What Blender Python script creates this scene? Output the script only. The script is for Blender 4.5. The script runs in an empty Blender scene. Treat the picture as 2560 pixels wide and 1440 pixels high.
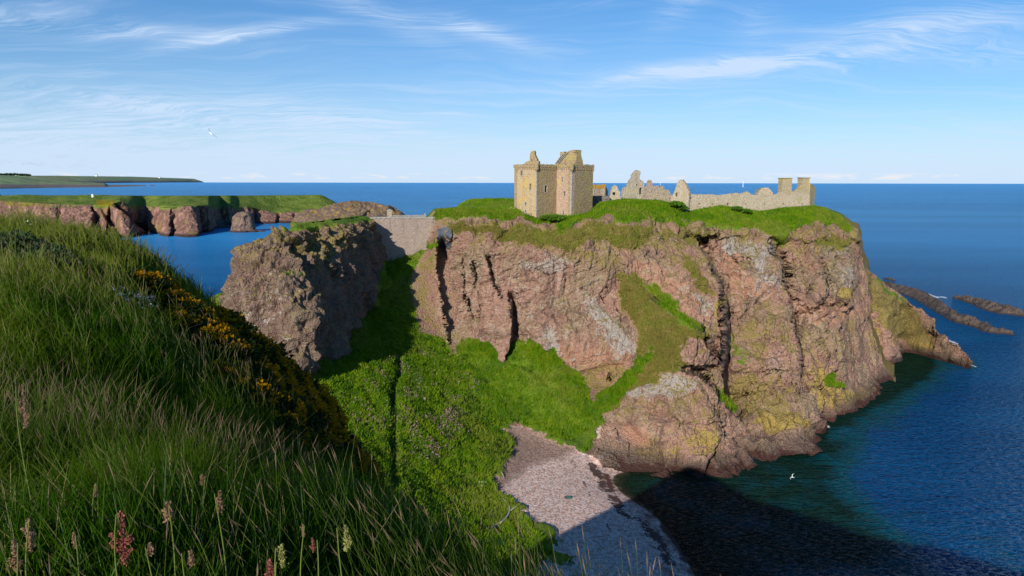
import bpy, math, random
import numpy as np
from math import radians, sin, cos, tan, pi

# ------------------------------------------------------------------ camera
F, PITCH, H = 1668.0, math.atan((720-456)/1668.0), 60.0
SC = bpy.context.scene
cam_d = bpy.data.cameras.new("camera"); cam = bpy.data.objects.new("camera", cam_d)
SC.collection.objects.link(cam)
cam_d.sensor_width = 36.0; cam_d.lens = F/2560*36.0
cam_d.clip_start = 0.05; cam_d.clip_end = 150000
cam.location = (0, 0, H); cam.rotation_euler = (pi/2-PITCH, radians(-0.09), 0)
SC.camera = cam

# ------------------------------------------------------------------ sun / sky
SUN_T, SUN_E = radians(24), radians(25)
SUNV = np.array([-sin(SUN_T)*cos(SUN_E), -cos(SUN_T)*cos(SUN_E), sin(SUN_E)])
sl = bpy.data.lights.new("sun", 'SUN'); sl.energy = 5.0; sl.angle = radians(0.53); sl.color = (1.0, 0.94, 0.84)
so = bpy.data.objects.new("sun", sl); SC.collection.objects.link(so)
from mathutils import Vector
so.rotation_euler = Vector(SUNV).to_track_quat('Z', 'Y').to_euler(); so.location = (-60, -80, 120)

class NT:
    def __init__(s, nt): s.nt = nt
    def n(s, t, ins=None, **props):
        nd = s.nt.nodes.new(t)
        for k, v in props.items(): setattr(nd, k, v)
        for k, v in (ins or {}).items():
            sock = nd.inputs[k]
            if isinstance(v, bpy.types.NodeSocket): s.nt.links.new(v, sock)
            elif isinstance(v, bpy.types.Node): s.nt.links.new(v.outputs[0], sock)
            else: sock.default_value = v
        return nd
    def m(s, op, a, b=None, c=None, clamp=False):
        ins = {0: a}
        if b is not None: ins[1] = b
        if c is not None: ins[2] = c
        return s.n('ShaderNodeMath', ins, operation=op, use_clamp=clamp).outputs[0]
    def mix(s, f, a, b, bt='MIX'):
        nd = s.n('ShaderNodeMix', data_type='RGBA', blend_type=bt)
        nd.clamp_factor = True
        for idx, v in ((0, f), (6, a), (7, b)):
            if isinstance(v, bpy.types.NodeSocket): s.nt.links.new(v, nd.inputs[idx])
            else: nd.inputs[idx].default_value = (*v, 1) if isinstance(v, tuple) and len(v) == 3 else v
        return nd.outputs[2]
    def noise(s, vec, scale, det=4, rough=0.55, dist=0.0, out=0):
        return s.n('ShaderNodeTexNoise', {'Vector': vec, 'Scale': scale, 'Detail': det, 'Roughness': rough, 'Distortion': dist}).outputs[out]
    def sstep(s, x, a, b, lo=0.0, hi=1.0):
        nd = s.n('ShaderNodeMapRange', {0: x, 1: a, 2: b, 3: lo, 4: hi}, interpolation_type='SMOOTHSTEP')
        return nd.outputs[0]
    def lstep(s, x, a, b, lo=0.0, hi=1.0):
        return s.n('ShaderNodeMapRange', {0: x, 1: a, 2: b, 3: lo, 4: hi}).outputs[0]
    def attr(s, name, out='Fac'):
        return s.n('ShaderNodeAttribute', attribute_name=name).outputs[out]
    def mapping(s, vec, scale=(1,1,1), rot=(0,0,0), loc=(0,0,0)):
        return s.n('ShaderNodeMapping', {'Vector': vec, 'Location': loc, 'Rotation': rot, 'Scale': scale}).outputs[0]

def material(name):
    m = bpy.data.materials.new(name); m.use_nodes = True
    m.node_tree.nodes.clear()
    return m, NT(m.node_tree)
def finish(t, surf):
    o = t.n('ShaderNodeOutputMaterial'); t.nt.links.new(surf, o.inputs['Surface'])

def build_world():
    w = bpy.data.worlds.new("World"); SC.world = w; w.use_nodes = True
    w.node_tree.nodes.clear(); t = NT(w.node_tree)
    sky = t.n('ShaderNodeTexSky', sky_type='NISHITA'); sky.sun_disc = False
    sky.sun_elevation = SUN_E; sky.sun_rotation = math.atan2(SUNV[0], SUNV[1])
    sky.air_density = 1.0; sky.dust_density = 0.25; sky.ozone_density = 2.2
    sky.altitude = 60
    co = t.n('ShaderNodeTexCoord').outputs['Generated']
    sep = t.n('ShaderNodeSeparateXYZ', {0: co})
    X, Y, Z = sep.outputs[0], sep.outputs[1], sep.outputs[2]
    # directions as tangents of bearing and height (a = x/y, b = z/y around the view to the east)
    yy = t.m('MAXIMUM', Y, 0.05)
    a = t.m('DIVIDE', X, yy); b = t.m('DIVIDE', Z, yy)
    # high cirrus: noise stretched along the wind, on a flat layer seen in perspective
    den = t.m('ADD', Z, 0.12)
    u = t.m('DIVIDE', X, den); v = t.m('DIVIDE', Y, den)
    lay = t.n('ShaderNodeCombineXYZ', {0: u, 1: v, 2: 0.0}).outputs[0]
    wob = t.noise(lay, 0.9, 3, 0.5, 0.0, 1)
    lay2 = t.n('ShaderNodeVectorMath', {0: lay, 1: wob}, operation='ADD').outputs[0]
    st = t.mapping(lay2, (0.55, 2.3, 1), (0, 0, radians(14)))
    c1 = t.noise(st, 1.6, 9, 0.62, 0.6)
    st2 = t.mapping(lay2, (0.35, 3.2, 1), (0, 0, radians(-16)), (3.1, 1.7, 0))
    c2 = t.noise(st2, 2.2, 8, 0.6, 0.4)
    fine = t.noise(t.mapping(lay2, (1.0, 7.0, 1), (0, 0, radians(10))), 3.0, 6, 0.65, 1.2)
    def wisp(px, py, lx, ly, ang, amp):
        # an oriented patch of cirrus placed by bearing and height
        a0 = (px-1280)/F; b0 = (456-py)/F
        da = t.m('SUBTRACT', a, a0); db = t.m('SUBTRACT', b, b0)
        ca, sa = cos(radians(ang)), sin(radians(ang))
        r1 = t.m('DIVIDE', t.m('ADD', t.m('MULTIPLY', da, ca), t.m('MULTIPLY', db, sa)), lx/F)
        bend = t.m('MULTIPLY', t.m('MULTIPLY', r1, r1), 0.25)
        r2 = t.m('DIVIDE', t.m('SUBTRACT', t.m('MULTIPLY', db, ca), t.m('MULTIPLY', da, sa)), ly/F)
        r2 = t.m('ADD', r2, bend)
        d = t.m('ADD', t.m('MULTIPLY', r1, r1), t.m('MULTIPLY', r2, r2))
        return t.m('MULTIPLY', t.m('EXPONENT', t.m('MULTIPLY', d, -1.0)), amp)
    tot = None
    for wv in WISPS:
        g = wisp(*wv)
        tot = g if tot is None else t.m('ADD', tot, g)
    tex = t.sstep(c1, 0.38, 0.72)
    tex = t.m('ADD', t.m('MULTIPLY', tex, 0.75), t.m('MULTIPLY', t.sstep(fine, 0.38, 0.7), 0.55))
    cir = t.m('MULTIPLY', tot, tex)
    amb = t.m('MULTIPLY', t.sstep(c2, 0.50, 0.78), 0.13)
    veil = t.m('MULTIPLY', t.m('EXPONENT', t.m('MULTIPLY', t.m('MAXIMUM', b, 0.0), -7.8)), 1.0)
    veil = t.m('MULTIPLY', veil, t.lstep(c2, 0.25, 0.75, 0.62, 1.12))
    veil = t.m('ADD', veil, t.m('MULTIPLY', t.m('EXPONENT', t.m('MULTIPLY', t.m('MAXIMUM', b, 0.0), -24.0)), 0.35))
    cloud = t.m('ADD', t.m('ADD', cir, amb), veil, clamp=True)
    cloud = t.m('MINIMUM', cloud, 0.9)
    # small cumulus low over the sea horizon
    hz = t.mapping(t.n('ShaderNodeCombineXYZ', {0: a, 1: b, 2: 0.0}).outputs[0], (22, 110, 1))
    cn = t.noise(hz, 1.0, 6, 0.6)
    big = t.noise(t.mapping(hz, (0.14, 0.0, 1)), 1.0, 2, 0.5)
    cn = t.m('ADD', cn, t.m('MULTIPLY', t.m('SUBTRACT', big, 0.5), 0.5))
    band = t.m('MULTIPLY', t.sstep(b, 0.0035, 0.0065), t.m('SUBTRACT', 1.0, t.sstep(b, 0.009, 0.016)))
    cum = t.m('MULTIPLY', t.m('MULTIPLY', t.sstep(cn, 0.50, 0.66), band), 0.75)
    band2 = t.m('MULTIPLY', t.sstep(b, 0.012, 0.02), t.m('SUBTRACT', 1.0, t.sstep(b, 0.03, 0.05)))
    leftb = t.m('SUBTRACT', 1.0, t.sstep(a, -0.72, -0.55))
    gz = t.noise(t.mapping(hz, (0.8, 0.5, 1), (0, 0, 0), (9, 4, 0)), 1.2, 5, 0.6)
    greyc = t.m('MULTIPLY', t.m('MULTIPLY', t.sstep(gz, 0.52, 0.7), band2), t.m('MULTIPLY', leftb, 0.45))
    skyc = t.mix(1.0, sky.outputs[0], SKY_TINT, 'MULTIPLY')
    hs = t.n('ShaderNodeHueSaturation', {'Hue': 0.5, 'Saturation': SKY_SAT, 'Value': 1.0, 'Color': skyc}).outputs[0]
    col = t.mix(cloud, hs, CLOUD_COL)
    col = t.mix(greyc, col, (4.2, 4.9, 6.2))
    col = t.mix(cum, col, (8.2, 8.0, 8.3))
    bg = t.n('ShaderNodeBackground', {'Color': col, 'Strength': 0.1})
    o = t.n('ShaderNodeOutputWorld'); t.nt.links.new(bg.outputs[0], o.inputs[0])
SKY_TINT = (0.60, 0.86, 1.12); SKY_SAT = 1.15; CLOUD_COL = (5.9, 7.25, 9.2)
WISPS = [(640,105,190,14,9,1.0),(1190,95,130,22,-14,0.9),(930,50,200,26,-22,0.5),(300,95,320,22,-3,0.55),
         (1760,185,280,24,6,1.0),(2250,95,330,50,10,0.65),(1690,30,90,34,35,0.45),(2450,150,260,34,-4,0.5),
         (420,270,430,30,-6,0.5),(820,290,230,20,-8,0.35),(1130,290,120,10,0,0.3),(100,60,220,22,4,0.35),(250,200,60,10,0,0.25),(250,320,700,70,2,0.35),
         (1500,35,180,10,4,0.3),(1850,80,60,60,50,0.25),(350,350,700,60,0,0.35)]
build_world()
SC.view_settings.view_transform = 'Standard'; SC.view_settings.look = 'None'
SC.view_settings.exposure = 0.12; SC.view_settings.gamma = 1.0
SC.cycles.max_bounces = 5; SC.cycles.diffuse_bounces = 2; SC.cycles.glossy_bounces = 2
SC.cycles.transparent_max_bounces = 8; SC.cycles.caustics_reflective = False; SC.cycles.caustics_refractive = False

# ------------------------------------------------------------------ helpers
CP, SP = cos(PITCH), sin(PITCH)
def ray(px, py):
    a = (np.asarray(px, float)-1280)/F; v = (np.asarray(py, float)-720)/F
    fy = CP - v*SP; fz = -SP - v*CP
    return a/fy, fz/fy                       # X per metre of Y, Z per metre of Y
def P(px, py, Y):
    a, r = ray(px, py); return np.stack([a*Y, np.asarray(Y, float)+0*a, H+r*Y], -1)
def PZ(px, py, z):
    a, r = ray(px, py); Y = (z-H)/r; return np.stack([a*Y, Y, H+r*Y], -1)
def proj(V):
    X, Y, Z = V[..., 0], V[..., 1], V[..., 2]-H
    f = Y*CP - Z*SP; up = Y*SP + Z*CP
    f = np.where(f < 0.05, 0.05, f)
    return 1280+F*X/f, 720-F*up/f

def _hash(ix, iy, iz, seed):
    h = (ix.astype(np.uint32)*np.uint32(374761393) + iy.astype(np.uint32)*np.uint32(668265263)
         + iz.astype(np.uint32)*np.uint32(2246822519) + np.uint32((seed*3266489917) & 0xffffffff))
    h = (h ^ (h >> np.uint32(13)))*np.uint32(1274126177)
    h = (h ^ (h >> np.uint32(16)))*np.uint32(2654435761)
    return (h ^ (h >> np.uint32(15)))
def pnoise(V, seed=0):
    V = np.asarray(V, np.float64); i = np.floor(V).astype(np.int64); f = (V-i).astype(np.float32)
    w = f*f*f*(f*(f*6-15)+10)
    r = np.zeros(V.shape[:-1], np.float32)
    for dx in (0, 1):
        wx = w[..., 0] if dx else 1-w[..., 0]
        for dy in (0, 1):
            wy = w[..., 1] if dy else 1-w[..., 1]
            for dz in (0, 1):
                wz = w[..., 2] if dz else 1-w[..., 2]
                h = _hash(i[..., 0]+dx, i[..., 1]+dy, i[..., 2]+dz, seed)
                gx = (h & np.uint32(1023)).astype(np.float32)/511.5-1
                gy = ((h >> np.uint32(10)) & np.uint32(1023)).astype(np.float32)/511.5-1
                gz = ((h >> np.uint32(20)) & np.uint32(1023)).astype(np.float32)/511.5-1
                r += wx*wy*wz*(gx*(f[..., 0]-dx)+gy*(f[..., 1]-dy)+gz*(f[..., 2]-dz))
    return r*1.2
def fbm(V, wl, octv=4, seed=0, gain=0.5, ridged=False, stretch=(1, 1, 1)):
    V = np.asarray(V)*np.array(stretch)/wl; a = 1.0; s = 0; tot = 0
    for k in range(octv):
        n = pnoise(V, seed+k*17)
        if ridged: n = 1-2*np.abs(n)*1.6
        s = s+a*n; tot += a; a *= gain; V = V*2.03+11.3
    return s/tot
def slabs(V, size, seed=0, off=1.0, tilt=.25, stretch=(1, 1, 1), rot=None, warp=.25, edge=False):
    """angular blocks: every cell of a jittered lattice has its own plane"""
    V = np.asarray(V, float)
    Q = (V@rot if rot is not None else V)*np.array(stretch)/size
    w = np.stack([fbm(Q, 1.3, 3, seed+3), fbm(Q, 1.3, 3, seed+4), fbm(Q, 1.3, 3, seed+5)], -1)*warp; Q = Q+w
    i = np.floor(Q).astype(np.int64); best = np.full(Q.shape[:-1], 1e9); sec = best.copy(); res = np.zeros(Q.shape[:-1])
    for dx in (-1, 0, 1):
        for dy in (-1, 0, 1):
            for dz in (-1, 0, 1):
                c = i+np.array([dx, dy, dz]); h = _hash(c[..., 0], c[..., 1], c[..., 2], seed); h2 = _hash(c[..., 0], c[..., 1], c[..., 2], seed+1)
                f = lambda hh, s: ((hh >> np.uint32(s)) & np.uint32(1023)).astype(float)/1023
                p = c+np.stack([f(h, 0), f(h, 10), f(h, 20)], -1); dv = Q-p; d = (dv**2).sum(-1); m = d < best
                val = (f(h2, 0)-.5)*2*off+((f(h2, 10)-.5)*dv[..., 0]+(f(h2, 20)-.5)*dv[..., 2])*2*tilt*size
                sec = np.where(m, best, np.minimum(sec, d)); best = np.where(m, d, best); res = np.where(m, val, res)
    if edge: return res, np.sqrt(sec)-np.sqrt(best)
    return res
def rbf(pts, vals, smooth=0.0):
    pts = np.asarray(pts, float); vals = np.asarray(vals, float); n = len(pts)
    c = pts.mean(0); sc = np.abs(pts-c).max(); p = (pts-c)/sc
    d = np.linalg.norm(p[:, None]-p[None], axis=-1)
    K = np.where(d > 0, d*d*np.log(d+1e-12), 0)+smooth*np.eye(n)
    Pm = np.c_[np.ones(n), p]
    A = np.block([[K, Pm], [Pm.T, np.zeros((3, 3))]])
    w = np.linalg.solve(A, np.r_[vals, 0, 0, 0])
    def f(x, y):
        q = (np.stack([np.ravel(x), np.ravel(y)], -1)-c)/sc; out = np.empty(len(q))
        for i in range(0, len(q), 60000):
            qq = q[i:i+60000]
            d2 = ((qq[:, None]-p[None])**2).sum(-1)
            out[i:i+60000] = (0.5*d2*np.log(d2+1e-24))@w[:n]+w[n]+qq@w[n+1:]
        return out.reshape(np.shape(x))
    return f
def sdf(px, py, poly):
    poly = np.asarray(poly, float); n = len(poly)
    d = np.full(px.shape, 1e9); ins = np.zeros(px.shape, bool)
    for i in range(n):
        a = poly[i]; b = poly[(i+1) % n]; e = b-a
        wx, wy = px-a[0], py-a[1]
        t = np.clip((wx*e[0]+wy*e[1])/(e@e+1e-9), 0, 1)
        d = np.minimum(d, (wx-t*e[0])**2+(wy-t*e[1])**2)
        c = (a[1] > py) != (b[1] > py)
        ins ^= c & (px < (b[0]-a[0])*(py-a[1])/(b[1]-a[1]+1e-12)+a[0])
    d = np.sqrt(d); return np.where(ins, d, -d)
def inpoly(px, py, poly, feather=8):
    return np.clip(sdf(px, py, poly)/feather*0.5+0.5, 0, 1)
def interp(x, pts):
    pts = np.asarray(pts, float); return np.interp(x, pts[:, 0], pts[:, 1])
def smoothstep(x, a, b):
    t = np.clip((x-a)/(b-a), 0, 1); return t*t*(3-2*t)

def make_mesh(name, V, Fq, mat=None, parent=None, smooth=True, attrs=None, mats=None, matidx=None):
    V = np.ascontiguousarray(np.asarray(V, np.float32).reshape(-1, 3)); me = bpy.data.meshes.new(name)
    if isinstance(Fq, np.ndarray):
        k = Fq.shape[1]; nf = len(Fq)
        me.vertices.add(len(V)); me.vertices.foreach_set('co', V.ravel())
        me.loops.add(nf*k); me.loops.foreach_set('vertex_index', Fq.astype(np.int32).ravel())
        me.polygons.add(nf)
        me.polygons.foreach_set('loop_start', np.arange(0, nf*k, k, dtype=np.int32))
        me.polygons.foreach_set('use_smooth', np.full(nf, smooth, bool))
        if matidx is not None: me.polygons.foreach_set('material_index', matidx.astype(np.int32))
        me.update(calc_edges=True)
    else:
        me.from_pydata([tuple(map(float, v)) for v in V], [], [tuple(map(int, f)) for f in Fq])
        me.polygons.foreach_set('use_smooth', np.full(len(me.polygons), smooth, bool)); me.update()
    for k, a in (attrs or {}).items():
        at = me.attributes.new(k, 'FLOAT', 'POINT'); at.data.foreach_set('value', np.asarray(a, np.float32).ravel())
    for m_ in (mats or ([mat] if mat else [])): me.materials.append(m_)
    o = bpy.data.objects.new(name, me); SC.collection.objects.link(o)
    if parent: o.parent = parent
    return o
def grid_faces(nr, nc, flip=False, wrap=False):
    r = np.arange(nr-1)[:, None]; c = np.arange(nc if wrap else nc-1)[None]; c2 = (c+1) % nc
    a = r*nc+c; b = r*nc+c2; d = (r+1)*nc+c2; e = (r+1)*nc+c
    f = np.stack([a, b, d, e], -1).reshape(-1, 4)
    return f[:, ::-1].copy() if flip else f
def normals_grid(V, wrap=False):
    du = np.roll(V, -1, 1)-np.roll(V, 1, 1) if wrap else np.gradient(V, axis=1)
    dv = np.gradient(V, axis=0)
    n = np.cross(du, dv); n /= np.linalg.norm(n, axis=-1, keepdims=True)+1e-9
    return n
def struct(o, kind='structure', label=None):
    o['kind'] = kind
    if label: o['label'] = label
    return o
def tag(o, label, cat, group=None, kind=None):
    o['label'] = label; o['category'] = cat
    if group: o['group'] = group
    if kind: o['kind'] = kind
    return o
def thing(name, label, cat, loc=(0, 0, 0), rotz=0, group=None):
    o = bpy.data.objects.new(name, None); SC.collection.objects.link(o)
    o.location = loc; o.rotation_euler = (0, 0, rotz); o.empty_display_size = 0.5
    return tag(o, label, cat, group)

# ------------------------------------------------------------------ masks painted on the land: lush, dry, grey, yellow, red, pebble
VALLEY = [(905,870),(850,925),(800,945),(760,960),(700,1000),(900,1250),(1100,1440),(1250,1440),(1450,1400),(1392,1362),(1378,1318),(1332,1296),(1300,1262),(1262,1230),(1240,1205),
          (1262,1180),(1290,1128),(1292,1108),(1262,1085),(1250,1064),(1320,1066),(1345,1088),(1380,1105),(1430,1112),(1462,1082),(1500,1062),(1530,1000),(1600,930),(1640,880),(1590,900),(1540,960),(1500,1000),
          (1482,1010),(1478,975),(1440,930),(1402,905),(1388,885),(1340,852),(1288,842),(1262,895),(1250,908),(1222,860),(1180,845),(1148,848),(1128,868),(1105,850),(1062,835),(1042,815),
          (1030,760),(1030,700),(1040,650),(1100,605),(1118,590),(1000,640),(960,648),(945,700),(935,790)]
PLAT = [(1080,500),(1290,490),(1500,480),(2040,495),(2110,535),(2140,560),(2128,580),(2080,556),(2020,562),(1965,585),(1952,612),(1936,600),(1900,562),(1840,572),(1760,562),(1700,550),(1660,556),(1620,545),(1560,548),(1520,535),(1488,548),(1440,558),(1420,575),(1380,590),(1400,558),(1300,552),(1180,546),(1090,552)]
MASKS = {
 'lush': [(VALLEY, 7, 1.0), (PLAT, 7, 1.0),
   ([(990,640),(1100,598),(1115,592),(1070,625),(1030,660),(1010,680)], 6, 1.0),
   ([(1590,690),(1620,700),(1690,760),(1770,828),(1740,835),(1640,770)], 14, 0.75),
   ([(1640,860),(1600,900),(1540,985),(1500,1010),(1480,1070),(1500,1060),(1590,960)], 8, 1.0),
   ([(1435,1100),(1488,1068),(1492,1090),(1462,1140),(1440,1128)], 4, 1.0),
   ([(2060,935),(2085,932),(2112,965),(2090,972),(2066,965)], 5, 1.0),
   ([(1820,790),(1832,790),(1850,880),(1880,900),(1830,910)], 12, 0.55),
   ([(2175,680),(2260,740),(2270,760),(2200,720)], 8, 0.7),
   ([(1780,965),(1800,970),(1840,1010),(1850,1030),(1810,1010)], 6, 0.9),
   ([(1820,860),(1880,870),(1870,920),(1820,900)], 12, 0.5),
   ([(690,640),(735,600),(760,660),(760,720),(700,690)], 16, 0.42),
   ([(705,552),(850,545),(900,545),(900,556),(800,560),(740,568),(705,572)], 4, 1.0),
   ([(1055,640),(1100,605),(1110,620),(1060,690)], 12, 0.4)],
 'dry': [([(1090,545),(1300,552),(1420,560),(1500,545),(1700,560),(1950,590),(2130,580),(2140,600),(2100,640),(1990,610),(1900,585),(1820,590),(1760,600),(1720,640),(1700,600),(1640,590),(1600,640),(1480,610),(1440,650),(1330,610),(1200,600),(1120,590)], 22, 0.75),
   ([(1540,690),(1600,690),(1700,770),(1775,835),(1700,860),(1720,920),(1650,935),(1560,1010),(1480,1070),(1460,1090),(1500,1000),(1600,900),(1602,840),(1560,770)], 10, 1.0),
   ([(1040,650),(1100,610),(1085,700),(1075,800),(1050,790),(1030,720)], 14, 0.5),
   ([(1440,600),(1560,640),(1580,720),(1520,700),(1420,650)], 26, 0.6),
   ([(1700,620),(1780,700),(1800,740),(1740,720),(1700,680)], 14, 0.75),
   ([(2170,680),(2290,770),(2330,850),(2250,850),(2180,780)], 12, 0.95),
   ([(1820,750),(1900,790),(1990,780),(2000,860),(1940,880),(1900,930),(1830,900)], 34, 0.5),
   ([(1830,900),(1990,960),(1990,1050),(1850,1060),(1790,970)], 24, 0.6),
   ([(1560,960),(1700,940),(1780,1000),(1820,1080),(1700,1060),(1540,1060)], 26, 0.4),
   ([(700,590),(830,570),(900,600),(830,660),(740,640)], 20, 0.6),
   ([(600,650),(680,640),(660,760),(600,780)], 30, 0.4),
   ([(1940,600),(2150,620),(2150,700),(1960,680)], 40, 0.35),
   ([(2090,700),(2190,760),(2200,900),(2100,900)], 40, 0.35),
   ([(1350,885),(1500,950),(1480,970),(1340,880)], 20, 0.2),
   ([(1440,930),(1560,890),(1600,850),(1550,950),(1490,1000)], 16, 0.55)],
 'grey': [([(1800,592),(1940,590),(1945,640),(1900,720),(1870,640),(1800,620)], 16, 0.9),
   ([(2040,600),(2110,600),(2130,640),(2060,650)], 20, 0.8),
   ([(1480,560),(1560,560),(1540,600),(1470,590)], 14, 0.7),
   ([(1440,720),(1520,760),(1600,860),(1590,900),(1530,880),(1480,800)], 22, 0.85),
   ([(1300,650),(1420,620),(1500,640),(1400,700),(1290,690)], 24, 0.6),
   ([(1350,800),(1390,800),(1400,900),(1360,870)], 16, 0.7),
   ([(1740,700),(1800,740),(1800,800),(1740,790)], 20, 0.6),
   ([(1880,680),(1960,690),(1960,730),(1890,730)], 18, 0.8),
   ([(1560,970),(1680,930),(1760,940),(1700,1000),(1590,1010)], 16, 0.85),
   ([(1880,860),(1990,860),(1990,1000),(1900,980)], 40, 0.5),
   ([(2050,640),(2130,660),(2150,740),(2080,740)], 26, 0.6),
   ([(560,680),(700,660),(760,950),(650,900),(570,800)], 60, 0.4)],
 'yell': [([(1560,1110),(1700,1100),(1740,1150),(1690,1180),(1580,1160)], 26, 0.6),
   ([(1700,1090),(1760,1060),(1800,1110),(1780,1150),(1720,1150)], 20, 0.75),
   ([(1900,1010),(1990,1040),(2010,1070),(1930,1090),(1880,1060)], 16, 0.95),
   ([(2020,860),(2060,900),(2130,960),(2210,960),(2220,990),(2120,1030),(2040,1030),(2010,960)], 26, 0.75),
   ([(2180,760),(2210,820),(2210,940),(2170,860)], 14, 0.6),
   ([(2200,740),(2300,790),(2350,870),(2280,880),(2200,820)], 18, 0.85),
   ([(2080,720),(2130,715),(2125,745),(2085,745)], 8, 0.8),
   ([(1795,740),(1812,740),(1812,800),(1800,800)], 6, 0.9),
   ([(1580,1000),(1640,990),(1640,1010),(1580,1015)], 20, 0.3)],
 'red': [([(1540,640),(1640,640),(1790,760),(1790,800),(1700,800),(1600,700)], 16, 0.8),
   ([(1770,610),(1850,610),(1880,700),(1960,720),(1850,760),(1810,700)], 16, 0.95),
   ([(1980,750),(2060,740),(2180,760),(2190,790),(2060,820),(1990,790)], 18, 0.8),
   ([(1350,860),(1600,860),(1560,940),(1500,960),(1420,920)], 18, 0.75),
   ([(1540,1050),(1600,1070),(1640,1110),(1600,1120),(1550,1080)], 10, 0.8),
   ([(1620,980),(1760,950),(1780,990),(1660,1020)], 20, 0.6),
   ([(600,790),(632,790),(625,830),(600,835)], 4, 1.0),
   ([(1490,575),(1580,600),(1620,660),(1540,650)], 12, 0.6),
   ([(2070,545),(2110,550),(2120,600),(2100,600)], 6, 0.8),
   ([(1300,760),(1450,720),(1560,860),(1400,880)], 60, 0.35)],
 'pebb': [([(1250,1060),(1345,1075),(1380,1100),(1440,1100),(1480,1085),(1500,1060),(1500,1090),(1450,1130),(1500,1150),(1560,1180),(1620,1240),(1680,1360),(1790,1500),(1300,1500),(1380,1380),(1300,1280),(1230,1200),(1290,1120)], 8, 1.0)],
}
def masks(V, jit=9.0, only=None):
    px, py = proj(V)
    j1 = fbm(V, 5.0, 4, 5, 0.6); j2 = fbm(V, 5.0, 4, 91, 0.6)
    sc = np.clip(150.0/np.maximum(V[..., 1], 20), 0.2, 2)
    qx = px+j1*jit*2.2*sc; qy = py+j2*jit*2.2*sc
    out = {}
    q0 = (qx, qy); q1 = (px+j1*jit*4.5*sc, py+j2*jit*4.5*sc)
    for k, lst in MASKS.items():
        m = np.zeros(px.shape); qx, qy = q1 if k in ('dry', 'grey', 'yell', 'red') else q0
        if k == 'lush': qx, qy = qx+j1*jit*2.0*sc, qy+j2*jit*2.6*sc
        if only is None or k in only:
            for poly, fe, amp in lst:
                poly = np.asarray(poly, float)
                lo = poly.min(0)-fe-4; hi = poly.max(0)+fe+4
                sel = (qx > lo[0]) & (qx < hi[0]) & (qy > lo[1]) & (qy < hi[1])
                if sel.any():
                    mm = inpoly(qx[sel], qy[sel], poly, fe)*amp
                    m[sel] = np.maximum(m[sel], mm)
        out[k] = m
    return out

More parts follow.
